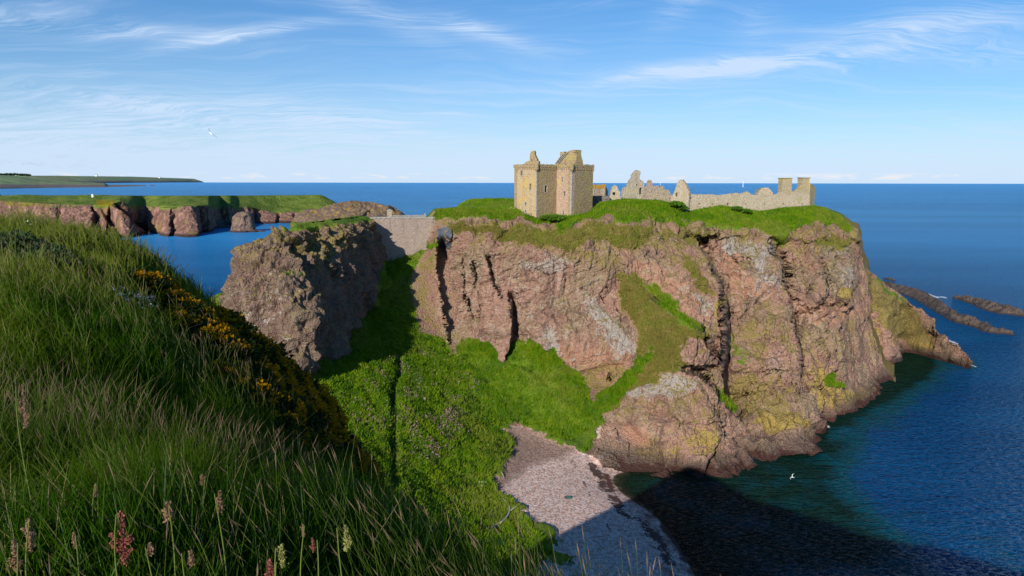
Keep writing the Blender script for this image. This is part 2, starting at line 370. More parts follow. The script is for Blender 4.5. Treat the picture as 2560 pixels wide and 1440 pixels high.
# ------------------------------------------------------------------ materials of the land
def land_material():
    m, t = material("land")
    pos = t.n('ShaderNodeNewGeometry').outputs['Position']
    nrm = t.n('ShaderNodeNewGeometry').outputs['Normal']
    z = t.n('ShaderNodeSeparateXYZ', {0: pos}).outputs[2]
    nz = t.n('ShaderNodeSeparateXYZ', {0: nrm}).outputs[2]
    n1 = t.noise(pos, 0.35, 6, 0.62); n2 = t.noise(pos, 1.6, 5, 0.65); n3 = t.noise(pos, 0.09, 3, 0.5)
    n4 = t.noise(pos, 5.0, 3, 0.6)
    strk = t.noise(t.mapping(pos, (1.1, 1.1, 0.16), (0, radians(10), 0)), 1.0, 5, 0.65)
    # conglomerate rock
    rock = t.mix(t.sstep(n1, 0.35, 0.68), (0.28, 0.15, 0.105), (0.46, 0.275, 0.195))
    rock = t.mix(t.sstep(strk, 0.50, 0.72), rock, (0.22, 0.13, 0.095))
    rock = t.mix(t.m('MULTIPLY', t.sstep(n3, 0.46, 0.62), 0.6), rock, t.mix(n2, (0.20, 0.15, 0.085), (0.40, 0.31, 0.19)))
    rock = t.mix(t.m('MULTIPLY', t.sstep(n3, 0.47, 0.36), 0.35), rock, (0.46, 0.27, 0.21))
    rock = t.mix(t.sstep(n2, 0.58, 0.8), rock, (0.50, 0.38, 0.31))
    rock = t.mix(t.m('MULTIPLY', t.sstep(n2, 0.46, 0.30), 0.75), rock, (0.12, 0.07, 0.055))
    pit = t.noise(pos, 2.6, 5, 0.7)
    rock = t.mix(t.m('MULTIPLY', t.sstep(pit, 0.44, 0.34), 0.5), rock, (0.11, 0.068, 0.055))
    rock = t.mix(t.m('MULTIPLY', t.sstep(pit, 0.58, 0.72), 0.45), rock, (0.54, 0.42, 0.34))
    vor = t.n('ShaderNodeTexVoronoi', {'Vector': pos, 'Scale': 2.6, 'Randomness': 1.0})
    cr = t.n('ShaderNodeSeparateColor', {0: vor.outputs['Color']}).outputs[0]
    rock = t.mix(t.m('MULTIPLY', t.sstep(cr, 0.78, 1.0), 0.28), rock, (0.50, 0.40, 0.32))
    rock = t.mix(t.m('MULTIPLY', t.sstep(cr, 0.3, 0.0), 0.3), rock, (0.17, 0.10, 0.085))
    def mk(name, a, b, namp, nn=n2, nb=n1):
        x = t.attr(name)
        x = t.m('ADD', x, t.m('MULTIPLY', t.m('SUBTRACT', nn, 0.5), namp))
        x = t.m('ADD', x, t.m('MULTIPLY', t.m('SUBTRACT', nb, 0.5), namp*0.8))
        x = t.m('MULTIPLY', t.sstep(x, a, b), t.sstep(t.attr(name), 0.02, 0.15))
        return x
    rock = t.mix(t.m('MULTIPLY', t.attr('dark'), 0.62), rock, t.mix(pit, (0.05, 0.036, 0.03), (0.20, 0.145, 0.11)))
    red = t.mix(n1, (0.33, 0.16, 0.10), (0.48, 0.28, 0.19))
    col = t.mix(mk('red', 0.35, 0.75, 0.8), rock, red)
    grey = t.mix(n2, (0.24, 0.20, 0.175), (0.52, 0.46, 0.40))
    col = t.mix(mk('grey', 0.48, 0.66, 2.2, n2, n1), col, grey)
    yel = t.mix(n2, (0.28, 0.20, 0.06), (0.44, 0.31, 0.085))
    col = t.mix(mk('yell', 0.52, 0.66, 2.1, n2, n1), col, yel)
    # wet and weedy rock at the waterline
    wz = t.m('ADD', z, t.m('MULTIPLY', t.m('SUBTRACT', n1, 0.5), -5.0))
    notp = t.m('SUBTRACT', 1.0, t.attr('pebb'), clamp=True)
    col = t.mix(t.m('MULTIPLY', t.sstep(wz, 4.6, 1.6), t.m('MULTIPLY', notp, 0.72)), col, (0.085, 0.06, 0.05))
    col = t.mix(t.m('MULTIPLY', t.sstep(wz, 1.7, 0.6), notp), col, (0.075, 0.035, 0.026))
    dryc = t.mix(n2, (0.15, 0.115, 0.03), (0.33, 0.225, 0.085))
    dryc = t.mix(t.sstep(pit, 0.5, 0.66), dryc, (0.14, 0.17, 0.02))
    dryc = t.mix(t.m('MULTIPLY', t.sstep(n4, 0.52, 0.68), .8), dryc, (0.40, 0.30, 0.13))
    dryc = t.mix(t.m('MULTIPLY', t.sstep(n2, 0.44, 0.34), .7), dryc, (0.10, 0.075, 0.03))
    tur = mk('dry', 0.42, 0.58, 2.0)
    col = t.mix(tur, col, dryc)
    # scattered turf caught on ledges
    ledge = t.m('MULTIPLY', t.sstep(nz, 0.42, 0.75), t.m('MULTIPLY', t.sstep(n1, 0.42, 0.6), t.sstep(z, 6, 14)))
    ledge = t.m('MULTIPLY', ledge, notp)
    col = t.mix(t.m('MULTIPLY', ledge, 0.8), col, dryc)
    lushc = t.mix(t.sstep(n1, 0.33, 0.66), (0.060, 0.140, 0.002), (0.175, 0.275, 0.004))
    lushc = t.mix(t.sstep(n2, 0.35, 0.6), lushc, t.mix(n4, (0.055, 0.13, 0.008), (0.155, 0.20, 0.02)))
    lushc = t.mix(t.m('MULTIPLY', t.sstep(n3, 0.48, 0.6), 0.7), lushc, t.mix(n4, (0.13, 0.17, 0.02), (0.22, 0.25, 0.035)))
    lushc = t.mix(t.m('MULTIPLY', t.sstep(n3, 0.46, 0.38), 0.55), lushc, (0.035, 0.085, 0.010))
    lu = mk('lush', 0.42, 0.56, 1.1)
    col = t.mix(lu, col, lushc)
    # pebbles: pale pink and grey shingle, brown above the storm line, dark weed near the tide
    pv = t.n('ShaderNodeTexVoronoi', {'Vector': pos, 'Scale': 3.1, 'Randomness': 1.0})
    pc = t.n('ShaderNodeSeparateColor', {0: pv.outputs['Color']})
    peb = t.mix(pc.outputs[0], (0.42, 0.255, 0.20), (0.95, 0.68, 0.56))
    peb = t.mix(t.m('MULTIPLY', t.sstep(pc.outputs[1], 0.8, 0.95), 0.8), peb, (0.75, 0.70, 0.68))
    peb = t.mix(t.m('MULTIPLY', t.sstep(pv.outputs['Distance'], 0.12, 0.24), 0.0), peb, (0.08, 0.05, 0.045))
    peb = t.mix(t.sstep(t.m('ADD', t.attr('brown'), t.m('MULTIPLY', t.m('SUBTRACT', n1, 0.5), 0.6)), 0.35, 0.8), peb,
                t.mix(pc.outputs[0], (0.22, 0.14, 0.10), (0.48, 0.32, 0.25)))
    wd = t.m('ADD', t.attr('weed'), t.m('MULTIPLY', t.m('SUBTRACT', n2, 0.5), 2.6))
    peb = t.mix(t.m('MULTIPLY', t.sstep(wd, 0.42, 0.62), 0.92), peb, (0.05, 0.028, 0.024))
    peb = t.mix(t.m('MULTIPLY', t.sstep(wz, 0.9, -0.6), 0.8), peb, (0.13, 0.045, 0.025))
    pm = mk('pebb', 0.42, 0.58, 0.8)
    pm = t.m('MULTIPLY', pm, t.m('SUBTRACT', 1.0, lu, clamp=True))
    col = t.mix(pm, col, peb)
    col = t.mix(t.m('MULTIPLY', t.attr('path'), 0.9), col, (0.13, 0.10, 0.03))
    # bump
    bh = t.m('ADD', t.m('MULTIPLY', n2, 0.50), t.m('MULTIPLY', vor.outputs['Distance'], -0.35))
    bh = t.m('ADD', bh, t.m('MULTIPLY', n4, 0.16))
    bh = t.m('ADD', bh, t.m('MULTIPLY', t.m('MULTIPLY', strk, 0.5), 1.0))
    gh = t.m('ADD', t.m('MULTIPLY', n4, 0.38), t.m('MULTIPLY', n2, 0.35))
    g = t.m('ADD', lu, t.m('MULTIPLY', pm, 1.0), clamp=True)
    hh = t.m('ADD', t.m('MULTIPLY', bh, t.m('SUBTRACT', 1.0, g)), t.m('MULTIPLY', gh, g))
    bump = t.n('ShaderNodeBump', {'Height': hh, 'Strength': 0.9, 'Distance': 1.1})
    bs = t.n('ShaderNodeBsdfPrincipled', {'Base Color': col, 'Roughness': 0.92, 'Normal': bump.outputs[0]})
    bs.inputs['Specular IOR Level'].default_value = 0.2
    finish(t, bs.outputs[0]); return m
LAND = land_material()

# ------------------------------------------------------------------ valley, beach and sea bed: one height field
VC = [(780,960,125),(850,1000,124),(900,1100,113),(1000,1200,105),(1000,1050,125),(1000,900,150),(1000,820,165),(1000,740,177),(1000,645,187),(1060,610,190),
      (1150,1000,146),(1150,1150,122),(1150,1260,108),(1250,950,158),(1250,905,163),(1120,850,171),(1400,1000,150),(1460,940,160),(1480,1050,145),(1350,1050,147),
      (900,900,141),(930,760,168),(950,650,186),(1060,770,177),(1380,890,163),(1540,1000,150),(1600,960,152),(1290,850,168),(1100,1300,98)]
VZ = [(1560,1180,0),(1640,1290,0),(1740,1440,0),(1400,1150,3.0),(1300,1250,3.5),(1450,1400,2.5),(1260,1070,5.2),(1400,1090,4.6),(1500,1130,2.2),(1480,1250,1.9),(1580,1400,1.4),(1330,1380,4.2),(1200,1400,6)]
vp = [P(*c) for c in VC]+[PZ(*c) for c in VZ]
vp += [np.array(c, float) for c in [(33,80,0.2),(8,74,4),(-5,70,9),(-12,80,12),(-25,90,16),(-45,100,24),(45,112,-2.2),(38,128,-1.8),(52,135,-2.5),(60,100,-3.5),(90,110,-7),(140,120,-14),(110,170,-9),(160,200,-14),(90,60,-6),(40,60,-0.5),(200,80,-18),(200,260,-18),(40,160,2),(70,175,-2),(-60,120,28),(-80,150,30),(-60,190,36),(30,205,38),(60,205,38),(-20,215,40)]]
vp = np.array(vp); VALF = rbf(vp[:, :2], vp[:, 2], 0.00002)
def seaweed_attr(px, py):
    w = np.zeros(px.shape)
    for pts, wd, amp in [([(1480,1160),(1500,1200),(1535,1245),(1570,1295),(1600,1310),(1640,1345),(1700,1440),(1730,1490)], 15, .85),
                         ([(1515,1170),(1528,1230),(1560,1290)], 12, 0.8), ([(1420,1140),(1450,1180),(1490,1270),(1530,1330)], 4, 0.55)]:
        pts = np.array(pts, float); d = np.full(px.shape, 1e9)
        for a, b in zip(pts[:-1], pts[1:]):
            e = b-a; tt = np.clip(((px-a[0])*e[0]+(py-a[1])*e[1])/(e@e), 0, 1)
            d = np.minimum(d, np.hypot(px-a[0]-tt*e[0], py-a[1]-tt*e[1]))
        w = np.maximum(w, amp*np.exp(-(d/wd)**2))
    return w
PATH = [(1000,893),(1003,925),(988,960),(985,1000),(992,1040),(986,1080),(990,1140),(987,1190),(992,1215)]
def polydist(px, py, pts):
    pts = np.array(pts, float); d = np.full(px.shape, 1e9); sd = np.zeros(px.shape)
    for a, b in zip(pts[:-1], pts[1:]):
        e = b-a; tt = np.clip(((px-a[0])*e[0]+(py-a[1])*e[1])/(e@e), 0, 1)
        dx, dy = px-a[0]-tt*e[0], py-a[1]-tt*e[1]; dd = np.hypot(dx, dy)
        s = np.sign(e[0]*(py-a[1])-e[1]*(px-a[0]))      # +: right hand side in the picture for a line running down is negative
        upd = dd < d; d = np.where(upd, dd, d); sd = np.where(upd, -s, sd)
    return d, sd
def valley_point_height(X, Y):
    Z = VALF(X, Y); return Z
def build_valley():
    xs = np.arange(-75, 62, 0.33); ys = np.arange(66, 200, 0.36)
    X, Y = np.meshgrid(xs, ys); Z = VALF(X, Y)
    V = np.stack([X, Y, Z], -1); px, py = proj(V)
    mk = masks(V)
    mk['lush'] = np.maximum(mk['lush'], smoothstep(X+.12*(Y-100), -18, -26)*smoothstep(Z, 5, 9))
    gr = mk['lush']*(1-mk['pebb'])
    V3 = np.stack([X, Y, 0*X], -1)
    Z = Z+gr*(fbm(V3, 6, 4, 3)*1.0+fbm(V3, 1.6, 3, 8)*0.5)+(1-gr)*fbm(V3, 3, 3, 9)*0.10
    ct = smoothstep(np.abs(fbm(V3, 9, 3, 31)), 0.1, 0.0)*gr*0.5
    Z -= ct
    d, s = polydist(px, py, PATH)
    pth = np.exp(-(d/5.0)**2)*gr
    Z -= 1.1*np.exp(-(d/5.5)**2)
    Z -= .9*np.exp(-((d-8)/6.0)**2)*(s < 0)
    # eroded turf edge above the shingle
    Z += 0.7*smoothstep(mk['lush'], 0.3, 0.7)*(mk['pebb'] > 0.01)
    V = np.stack([X, Y, Z], -1)
    brown = inpoly(px, py, [(1230,1050),(1500,1050),(1440,1140),(1330,1170),(1240,1250),(1200,1200)], 40)
    weed = seaweed_attr(px, py)
    weed = weed*(.35+1.0*smoothstep(fbm(V3, 6, 4, 71, .6), -.12, .12))
    mk['brown'] = brown; mk['weed'] = weed; mk['path'] = pth*(s >= -1)*0.8
    o = make_mesh("valley_ground", V, grid_faces(*X.shape), LAND, attrs=mk)
    struct(o, label="green valley floor running down to the pink shingle beach")
    return V, mk
VALV, VALM = build_valley()

# ------------------------------------------------------------------ main promontory: depth below every point of its cliff, then the plateau and the hidden back
DC = [(1040,560,196),(1090,530,192),(1200,530,188),(1340,545,188),(1430,545,186),(1480,532,190),(1520,503,194),(1650,505,197),(1715,532,198),(1800,515,202),(1900,530,202),(2036,517,208),(2100,540,208),(2135,565,210),
 (1120,560,185),(1200,560,181),(1340,570,178),(1450,570,176),(1550,570,176),(1650,590,178),(1800,600,182),(1950,600,188),(2080,600,196),(2150,640,206),
 (1030,640,194),(1045,720,185),(1150,700,175),(1300,700,170),(1450,700,167),(1600,700,168),(1750,700,167),(1850,700,172),(1980,700,176),(2080,700,184),(2160,700,203),
 (1040,800,178),(1120,850,171),(1250,850,165),(1400,850,161),(1550,850,157),(1650,800,159),(1780,820,157),(1850,820,163),(1950,820,166),(2080,820,174),(2190,850,200),
 (1100,930,168),(1250,905,163),(1250,960,164),(1450,930,159),(1500,980,154),(1400,1000,158),(1600,930,150),(1700,930,146),(1780,900,152),(1850,930,155),(1980,950,158),(2100,950,168),(2225,950,197),
 (1450,1100,142),(1530,1060,144),(1650,1050,140),(1750,1050,140),(1850,1060,147),(2000,1030,152),(2100,1042,166)]
DZ = [(2240,968,0),(2060,1060,0),(2050,1120,0),(1950,1132,0),(1850,1185,0),(1760,1197,0),(1600,1177,0),(1480,1132,2.5),(2160,1015,0)]
dp = [(c[0], c[1], c[2]) for c in DC]+[(c[0], c[1], PZ(*c)[1]) for c in DZ]
dp = np.array(dp, float); DEP = rbf(dp[:, :2], dp[:, 2], 0.00005)
TOPC = [(1030,600),(1060,560),(1085,527),(1150,521),(1290,524),(1330,538),(1428,541),(1470,534),(1500,508),(1560,499),(1650,502),(1690,512),(1712,532),(1760,521),(1800,514),(1850,522),(1900,530),(1960,520),(2036,515),(2062,520),(2100,538),(2128,560),(2150,610),(2168,680),(2172,720),(2185,800),(2200,870),(2225,930),(2246,968)]
BOTC = [(1030,905),(1100,930),(1180,950),(1250,985),(1350,1010),(1420,1060),(1460,1140),(1500,1165),(1600,1192),(1760,1213),(1860,1202),(1950,1150),(2050,1138),(2068,1085),(2110,1062),(2180,1030),(2246,990)]
FAULTS = [ # polyline, recess on its right (m), width px, decay px
 ([(1722,590),(1745,610),(1790,700),(1812,780),(1815,860),(1806,920),(1812,985),(1850,1040)], 9.0, 14, 110),
 ([(1930,600),(1950,650),(1975,740),(1988,850),(1992,980)], 6.5, 10, 80),
 ([(1092,600),(1096,700),(1108,780),(1122,860)], 7.5, 16, 34),
 ([(1270,735),(1276,780),(1280,840),(1262,900)], 4.6, 10, 26),
 ([(1215,640),(1228,700),(1250,745)], 2.6, 8, 26),
 ([(1700,922),(1760,955),(1800,1000),(1850,1055)], 6.0, 11, 90),
 ([(1545,640),(1552,720),(1590,780),(1606,850),(1590,900),(1530,930)], -2.6, 18, 60),
 ([(2040,640),(2060,720),(2056,760)], 2.4, 6, 30),
 ([(2150,620),(2140,700),(2120,740)], 1.5, 6, 30),
 ([(1530,1062),(1575,1110),(1582,1180)], 2.0, 7, 30),
 ([(1840,640),(1848,660)], 2.2, 8, 10), ([(1865,640),(1872,668)], 2.0, 8, 10),
 ([(1985,800),(2000,790),(2040,775),(2060,745)], 4.0, 8, 26),
 ([(2060,770),(2110,760),(2125,740)], 3.6, 7, 22),
 ([(1150,640),(1160,720),(1180,800)], 1.3, 5, 24),([(1180,650),(1192,740),(1200,800)], 1.2, 5, 20)]
# lines whose lower/right side stays proud (ramp under cliff B): step towards the viewer
RAMPS = [([(1560,688),(1640,745),(1770,832),(1812,905)], 4.0, 10, 120)]
def build_promontory():
    nc = 800
    pxs = np.linspace(1032, 2246, nc)
    top = interp(pxs, TOPC); bot = interp(pxs, BOTC)
    nr = 430; tt = np.linspace(0, 1, nr)[:, None]
    PX = np.broadcast_to(pxs, (nr, nc)).copy(); PY = top+(bot-top)*tt
    # silhouette bows a little so that columns near the right end follow the cliff edge
    D = DEP(PX, PY)
    V0 = P(PX, PY, D); j1 = fbm(V0, 3.5, 4, 301, .6)*13; j2 = fbm(V0, 3.5, 4, 302, .6)*13; JX, JY = PX+j1, PY+j2
    low = smoothstep(V0[..., 2], 3.5, 11)*.85+.15
    for pts, amp, w, dec in FAULTS:
        d, s = polydist(JX, JY, pts)
        ylo = min(p[1] for p in pts); yhi = max(p[1] for p in pts)
        endf = smoothstep(PY, ylo-14, ylo+14)*(1-smoothstep(PY, yhi-10, yhi+14))
        r = np.clip(d/w, 0, 1)*np.exp(-np.maximum(d-w, 0)/dec)
        crack = np.exp(-((d-w*0.6)/(w*0.8))**2)*abs(amp)*0.35
        D += np.where(s > 0, amp*r+crack, -0.25*amp*np.exp(-d/(dec*0.35)))*endf*low
    for pts, amp, w, dec in RAMPS:
        d, s = polydist(PX, PY, pts)
        endf = smoothstep(PX, 1560, 1600)*(1-smoothstep(PX, 1770, 1815))
        D += np.where(s < 0, -amp*np.clip(d/w, 0, 1)*np.exp(-np.maximum(d-w, 0)/dec), 0.5*amp*np.exp(-d/14))*endf
    V = P(PX, PY, D)
    mk = masks(V)
    # rock relief
    n = normals_grid(V); n = np.where(n[..., 1:2] > 0, -n, n)
    soft = np.clip(mk['lush']*1.0+np.maximum(mk['dry']-.55, 0)*0.9, 0, 0.95)
    big = fbm(V, 13, 3, 1, 0.5)*2.0
    rg = (fbm(V, 7.5, 4, 40, 0.55, True, (1, 1, 0.45))-0.35)*1.35
    RT = np.array([[.94, 0, .34], [0, 1, 0], [-.34, 0, .94]])
    rgt = smoothstep(PX, 1440, 1640)
    rg = rg*.38
    med = fbm(V, 2.6, 3, 60, 0.6)*.42+(fbm(V, 1.3, 3, 65, 0.6, True)-.3)*.22
    s1, e1 = slabs(V, 11, 5, 1.6, .16, (1, .6, .55), RT, .25, True); s2, e2 = slabs(V, 4.2, 9, .7, .18, (1, .7, .7), RT, .25, True)
    sl = s1*(.25+.75*rgt)+s2*(.35+.65*rgt)+slabs(V, 1.7, 13, .22, .14, (1, 1, .7), RT)
    vary = smoothstep(fbm(V, 9, 3, 500), -.12, .15)
    crk = np.maximum(np.exp(-(e1/.035)**2)*vary, .7*np.exp(-(e2/.06)**2)*smoothstep(fbm(V, 6, 3, 510), 0, .2))
    RS = np.array([[.93, 0, -.36], [0, 1, 0], [.36, 0, .93]])
    strat = fbm(V@RS, 3.4, 4, 520, .6, True, (.22, .5, 1.5))-.3
    sl = sl-crk*.9+strat*.75*(1-.3*rgt)
    med = med+sl
    rot = V@np.array([[1, 0, 0.18], [0, 1, 0], [-0.18, 0, 1]])
    stre = (fbm(rot, 2.2, 3, 77, 0.6, True, (1, 1, 0.16))-0.3)*0.75
    leftf = 1-smoothstep(PX, 1420, 1640)
    blk = (fbm(V, 10, 3, 210, .5, True, (1, 1, .7))-.3)*1.0*smoothstep(PX, 1480, 1750)
    rg = rg+blk
    gul = -np.exp(-(fbm(V, 17, 3, 123, 0.5, False, (1, 1, .3))/0.07)**2)*1.5
    disp = big+(1-soft)*(rg*0.85+med+stre*(0.35+0.75*leftf)+gul)+soft*(fbm(V, 2.0, 3, 33)*0.6+fbm(V, 6.0, 3, 34)*0.8)
    ck = np.zeros(PX.shape)
    for pts, amp, w, dec in FAULTS:
        d, s = polydist(JX, JY, pts); ck = np.maximum(ck, np.exp(-((d-w*.5*(s > 0))/(w*1.5))**2)*min(1, abs(amp)/3))
    disp = disp*(1-.5*ck)
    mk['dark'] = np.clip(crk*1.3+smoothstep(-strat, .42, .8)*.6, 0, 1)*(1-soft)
    edge = np.where(PX > 2112, .55, smoothstep(tt, 0, 0.05))*(1-smoothstep(PX, 2225, 2246)*0.5)
    foot = 1-0.55*smoothstep(tt, 0.9, 1.0)
    disp = disp*edge*foot
    V = V+n*disp[..., None]
    mk['pebb'] = mk['pebb']*(1-smoothstep(PX, 1495, 1515))
    soil = np.zeros(V.shape[:2])
    amb = smoothstep(PX, 1450, 1700)*.18+.12+.22*smoothstep(V[..., 2], 34, 48)
    mk['dry'] = np.maximum(mk['dry'], amb*(1-mk['red'])*smoothstep(V[..., 2], 2, 10))
    mk['grey'] = np.maximum(mk['grey'], .30)
    mk['yell'] = np.maximum(mk['yell'], .28*smoothstep(PX, 1500, 1700)*smoothstep(V[..., 2], 30, 10))
    for k in ('brown', 'weed', 'path'): mk[k] = soil
    # plateau rows running back from the top edge
    back = []
    topv = V[0]
    for dz, dy in [(0.15, 0.8), (0.3, 2.5), (0.2, 6), (-0.3, 14), (-0.6, 30), (-1.5, 55), (-6, 80), (-30, 92), (-55, 97)]:
        r = topv.copy(); k = r[:, 1]+dy
        r[:, 0] = r[:, 0]*k/r[:, 1]; r[:, 1] = k; r[:, 2] += dz
        back.append(r)
    fy = [-0.1]*len(back)
    Bk = np.array(back[::-1])
    right = V[:, -1]
    full = np.concatenate([Bk, V], 0)
    tl = smoothstep(V[:1, :, 2], 47, 50.5)
    m2 = {k: np.concatenate([np.repeat((tl if k == 'lush' else (1-tl)*.8 if k == 'dry' else np.zeros_like(v[:1])), len(Bk), 0), v], 0) for k, v in mk.items()}
    # right end: wrap round behind
    last = full[:, -1]
    cols = []
    for k, (dx, dy) in enumerate([(-0.4, 3), (-3, 10), (-10, 28), (-25, 60)]):
        c = last.copy(); kk = (c[:, 1]+dy)/c[:, 1]
        c[:, 0] = c[:, 0]*kk+dx*1.0-dy*0.05; c[:, 1] = c[:, 1]*kk; cols.append(c)
    first = full[:, 0]; colsL = []
    for k, (dx, dy) in enumerate([(0, 4), (3, 14), (10, 40)]):
        c = first.copy(); c[:, 0] += dx; c[:, 1] += dy; colsL.append(c)
    full = np.concatenate([np.stack(colsL[::-1], 1), full, np.stack(cols, 1)], 1)
    m3 = {k: np.concatenate([np.repeat(v[:, :1], 3, 1), v, np.repeat(v[:, -1:], 4, 1)], 1) for k, v in m2.items()}
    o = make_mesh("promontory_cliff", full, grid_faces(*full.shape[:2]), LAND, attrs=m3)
    struct(o, label="high red cliff promontory carrying the ruined castle")
    return V, mk, D
PROV, PROM, _ = build_promontory()
def top_z(px):            # plateau height and depth at the visible grass skyline
    i = np.clip(np.searchsorted(np.linspace(1032, 2246, PROV.shape[1]), px), 0, PROV.shape[1]-1)
    return PROV[0, i]

# ------------------------------------------------------------------ stack on the left: rings of outline, bottom to top
def catmull(ctrl, n, axis, closed):
    c = np.moveaxis(np.asarray(ctrl, float), axis, 0); m = len(c)
    t = np.linspace(0, m, n, endpoint=False) if closed else np.linspace(0, m-1, n)
    i = np.floor(t).astype(int); f = (t-i).reshape((-1,)+(1,)*(c.ndim-1))
    if not closed: f = np.where((i >= m-1).reshape(f.shape), 1.0, f); i = np.minimum(i, m-2)
    g = (lambda k: c[k % m]) if closed else (lambda k: c[np.clip(k, 0, m-1)])
    p0, p1, p2, p3 = g(i-1), g(i), g(i+1), g(i+2)
    r = 0.5*((2*p1)+(-p0+p2)*f+(2*p0-5*p1+4*p2-p3)*f*f+(-p0+3*p1-3*p2+p3)*f**3)
    return np.moveaxis(r, 0, axis)
def build_stack():
    base = np.array([(-39.5,124),(-45,125),(-53,129),(-60,135),(-64,145),(-62,160),(-54,178),(-44,190),(-35.5,188),(-35,172),(-36,155),(-38,138)], float)
    def lvl(z, pts): return np.c_[np.array(pts, float), np.full(len(pts), z)]
    c0 = base.mean(0)
    L = [lvl(-4, c0+(base-c0)*1.12), lvl(14, c0+(base-c0)*1.02), lvl(22, base),
         lvl(31, [(-40.5,126.5),(-46,127.5),(-53,130.5),(-59.5,136),(-62.5,145),(-60,160),(-54,176),(-44,189),(-35.5,187),(-35,172),(-36.5,155),(-39,139)]),
         lvl(38, [(-42,129.5),(-46.5,129.5),(-53,131.5),(-58.5,137),(-61,145),(-58.5,160),(-53,176),(-44,188),(-36,186),(-36,172),(-38,155),(-40.5,140)]),
         lvl(43, [(-44,133),(-47.5,132),(-52.5,133),(-56.5,137.5),(-58.5,144),(-56.5,160),(-51,175),(-44,187),(-36.6,186),(-37,172),(-39.2,156),(-42,142)]),
         lvl(46.5, [(-46,137.5),(-48.5,135),(-51.5,135.5),(-54,138.5),(-54.5,144),(-54,158),(-50,174),(-44,186),(-37.2,185),(-38,172),(-40.5,157),(-43.6,146)]),
         lvl(49.3, [(-45.5,143),(-46.8,142.5),(-48,143),(-48.8,144.5),(-49.5,149),(-50,158),(-48,172),(-43.5,184.5),(-37.9,184),(-39,172),(-41.5,158),(-44.5,148)]),
         lvl(50.5, [(-46.5,146),(-47,145.5),(-47.7,145.6),(-48.2,146.5),(-48.3,150),(-48,158),(-46,171),(-42.5,182),(-39,182),(-40.2,172),(-42.8,158),(-45.3,150)]),
         lvl(50.9, [(-46.5,152),(-46.6,152),(-46.7,152),(-46.8,152.2),(-46.6,154),(-46,160),(-44,170),(-41.5,178),(-40.8,178),(-42,170),(-44.3,160),(-45.8,154)])]
    C = np.array(L)
    V = catmull(catmull(C, 900, 1, True), 300, 0, False)
    n = normals_grid(V, True); c = V.mean(1, keepdims=True)
    out = ((V-c)[..., :2]*n[..., :2]).sum(-1)
    n = np.where((out < 0)[..., None], -n, n)
    lumps = slabs(V, 6, 5, 1.0, .2, (1, 1, .7))+slabs(V, 2.2, 7, .4, .2)+fbm(V, 2.4, 3, 12, 0.6)*1.0+(fbm(V, 5, 3, 15, 0.6, True, (1, 1, .6))-0.3)*2.2+fbm(V, 13, 3, 18)*4.0+fbm(V, 0.9, 2, 22)*0.6
    gr = smoothstep(V[..., 2], 49.0, 50.3)
    V = V+n*(lumps*(1-0.85*gr))[..., None]
    mk = masks(V)
    mk['lush'] = np.maximum(mk['lush'], gr*0.9)
    for k in ('brown', 'weed', 'path', 'pebb'): mk[k] = np.zeros(V.shape[:2])
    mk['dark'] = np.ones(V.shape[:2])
    mk['dry'] = np.maximum(mk['dry'], smoothstep(V[..., 2], 40, 49)*0.45)
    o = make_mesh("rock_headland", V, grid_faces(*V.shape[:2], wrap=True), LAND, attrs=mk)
    struct(o, label="dark lumpy rock buttress left of the curtain wall")
build_stack()
# ------------------------------------------------------------------ foreground spur
FS = [(-13.1,17,59.1),(-12.6,20,58.5),(-11.7,22,56.8),(-9.8,22,55.6),(-7.2,20,54.2),(-3.8,16,52.9),(-1.4,12,53.0),(-0.16,8,54.2),(-1.1,2.4,58.25),(-6,9,58.2),(-4.3,7,57.7),(-5.9,14,56.4),(-2.2,8,56.2),(-2,5,57.3),
      (0,0,58.4),(0.8,1.2,58.0),(-3,2,58.5),(-10,8,58.9),(-11,13,58.9),(-15,20,58.0),(-18,12,57.5),(-17,20,56),
      (-9,28,46),(-5,24,45),(0,18,46),(3,12,47.5),(4,6,52),(6,2,54.5),(8,-4,58),(20,-14,58.8),(28,-21,59),(12,-3,52),(24,-9,50),(45,-20,48),(40,-28,59),
      (-24,5,51),(-26,16,47),(-32,5,46),(-30,25,38),(-22,28,44),(-14,30,44),(-30,-5,50),(-40,0,40),(-45,20,30),(-28,45,25),(-12,50,22),(0,45,16),(8,35,14),(15,20,22),(25,8,28),(45,0,22),(60,20,2),(40,40,-2),(20,60,0),(0,75,6),(-20,80,11),(-40,80,20),(-60,60,25),(-70,20,25),
      (0,-10,59.5),(-20,-15,57),(0,-40,60),(-50,-40,45),(40,-60,60),(-75,-60,40),(75,-60,58),(80,-20,30),(90,20,-6)]
FS = np.array(FS, float); FSF = rbf(FS[:, :2], FS[:, 2], 0.00001)
def ground(x, y):
    x = np.asarray(x, float); y = np.asarray(y, float)
    z = FSF(x, y); v = np.stack([x, y, 0*x], -1)
    near = np.clip(1-0/1, 0, 1)
    r = np.hypot(x, y)
    shade_knoll = 1.6*np.exp(-(((x*-.407+y*-.913)-4.6)/1.6)**2-(((x*.913-y*.407)-1)/6.0)**2)  # unseen knoll behind the camera, added to shade the near grass
    return z+shade_knoll-.48*smoothstep(r, 2.5, 9)+fbm(v, 2.3, 3, 4)*0.22*smoothstep(r, 0.5, 4)+fbm(v, 9, 3, 6)*0.5*smoothstep(r, 6, 25)
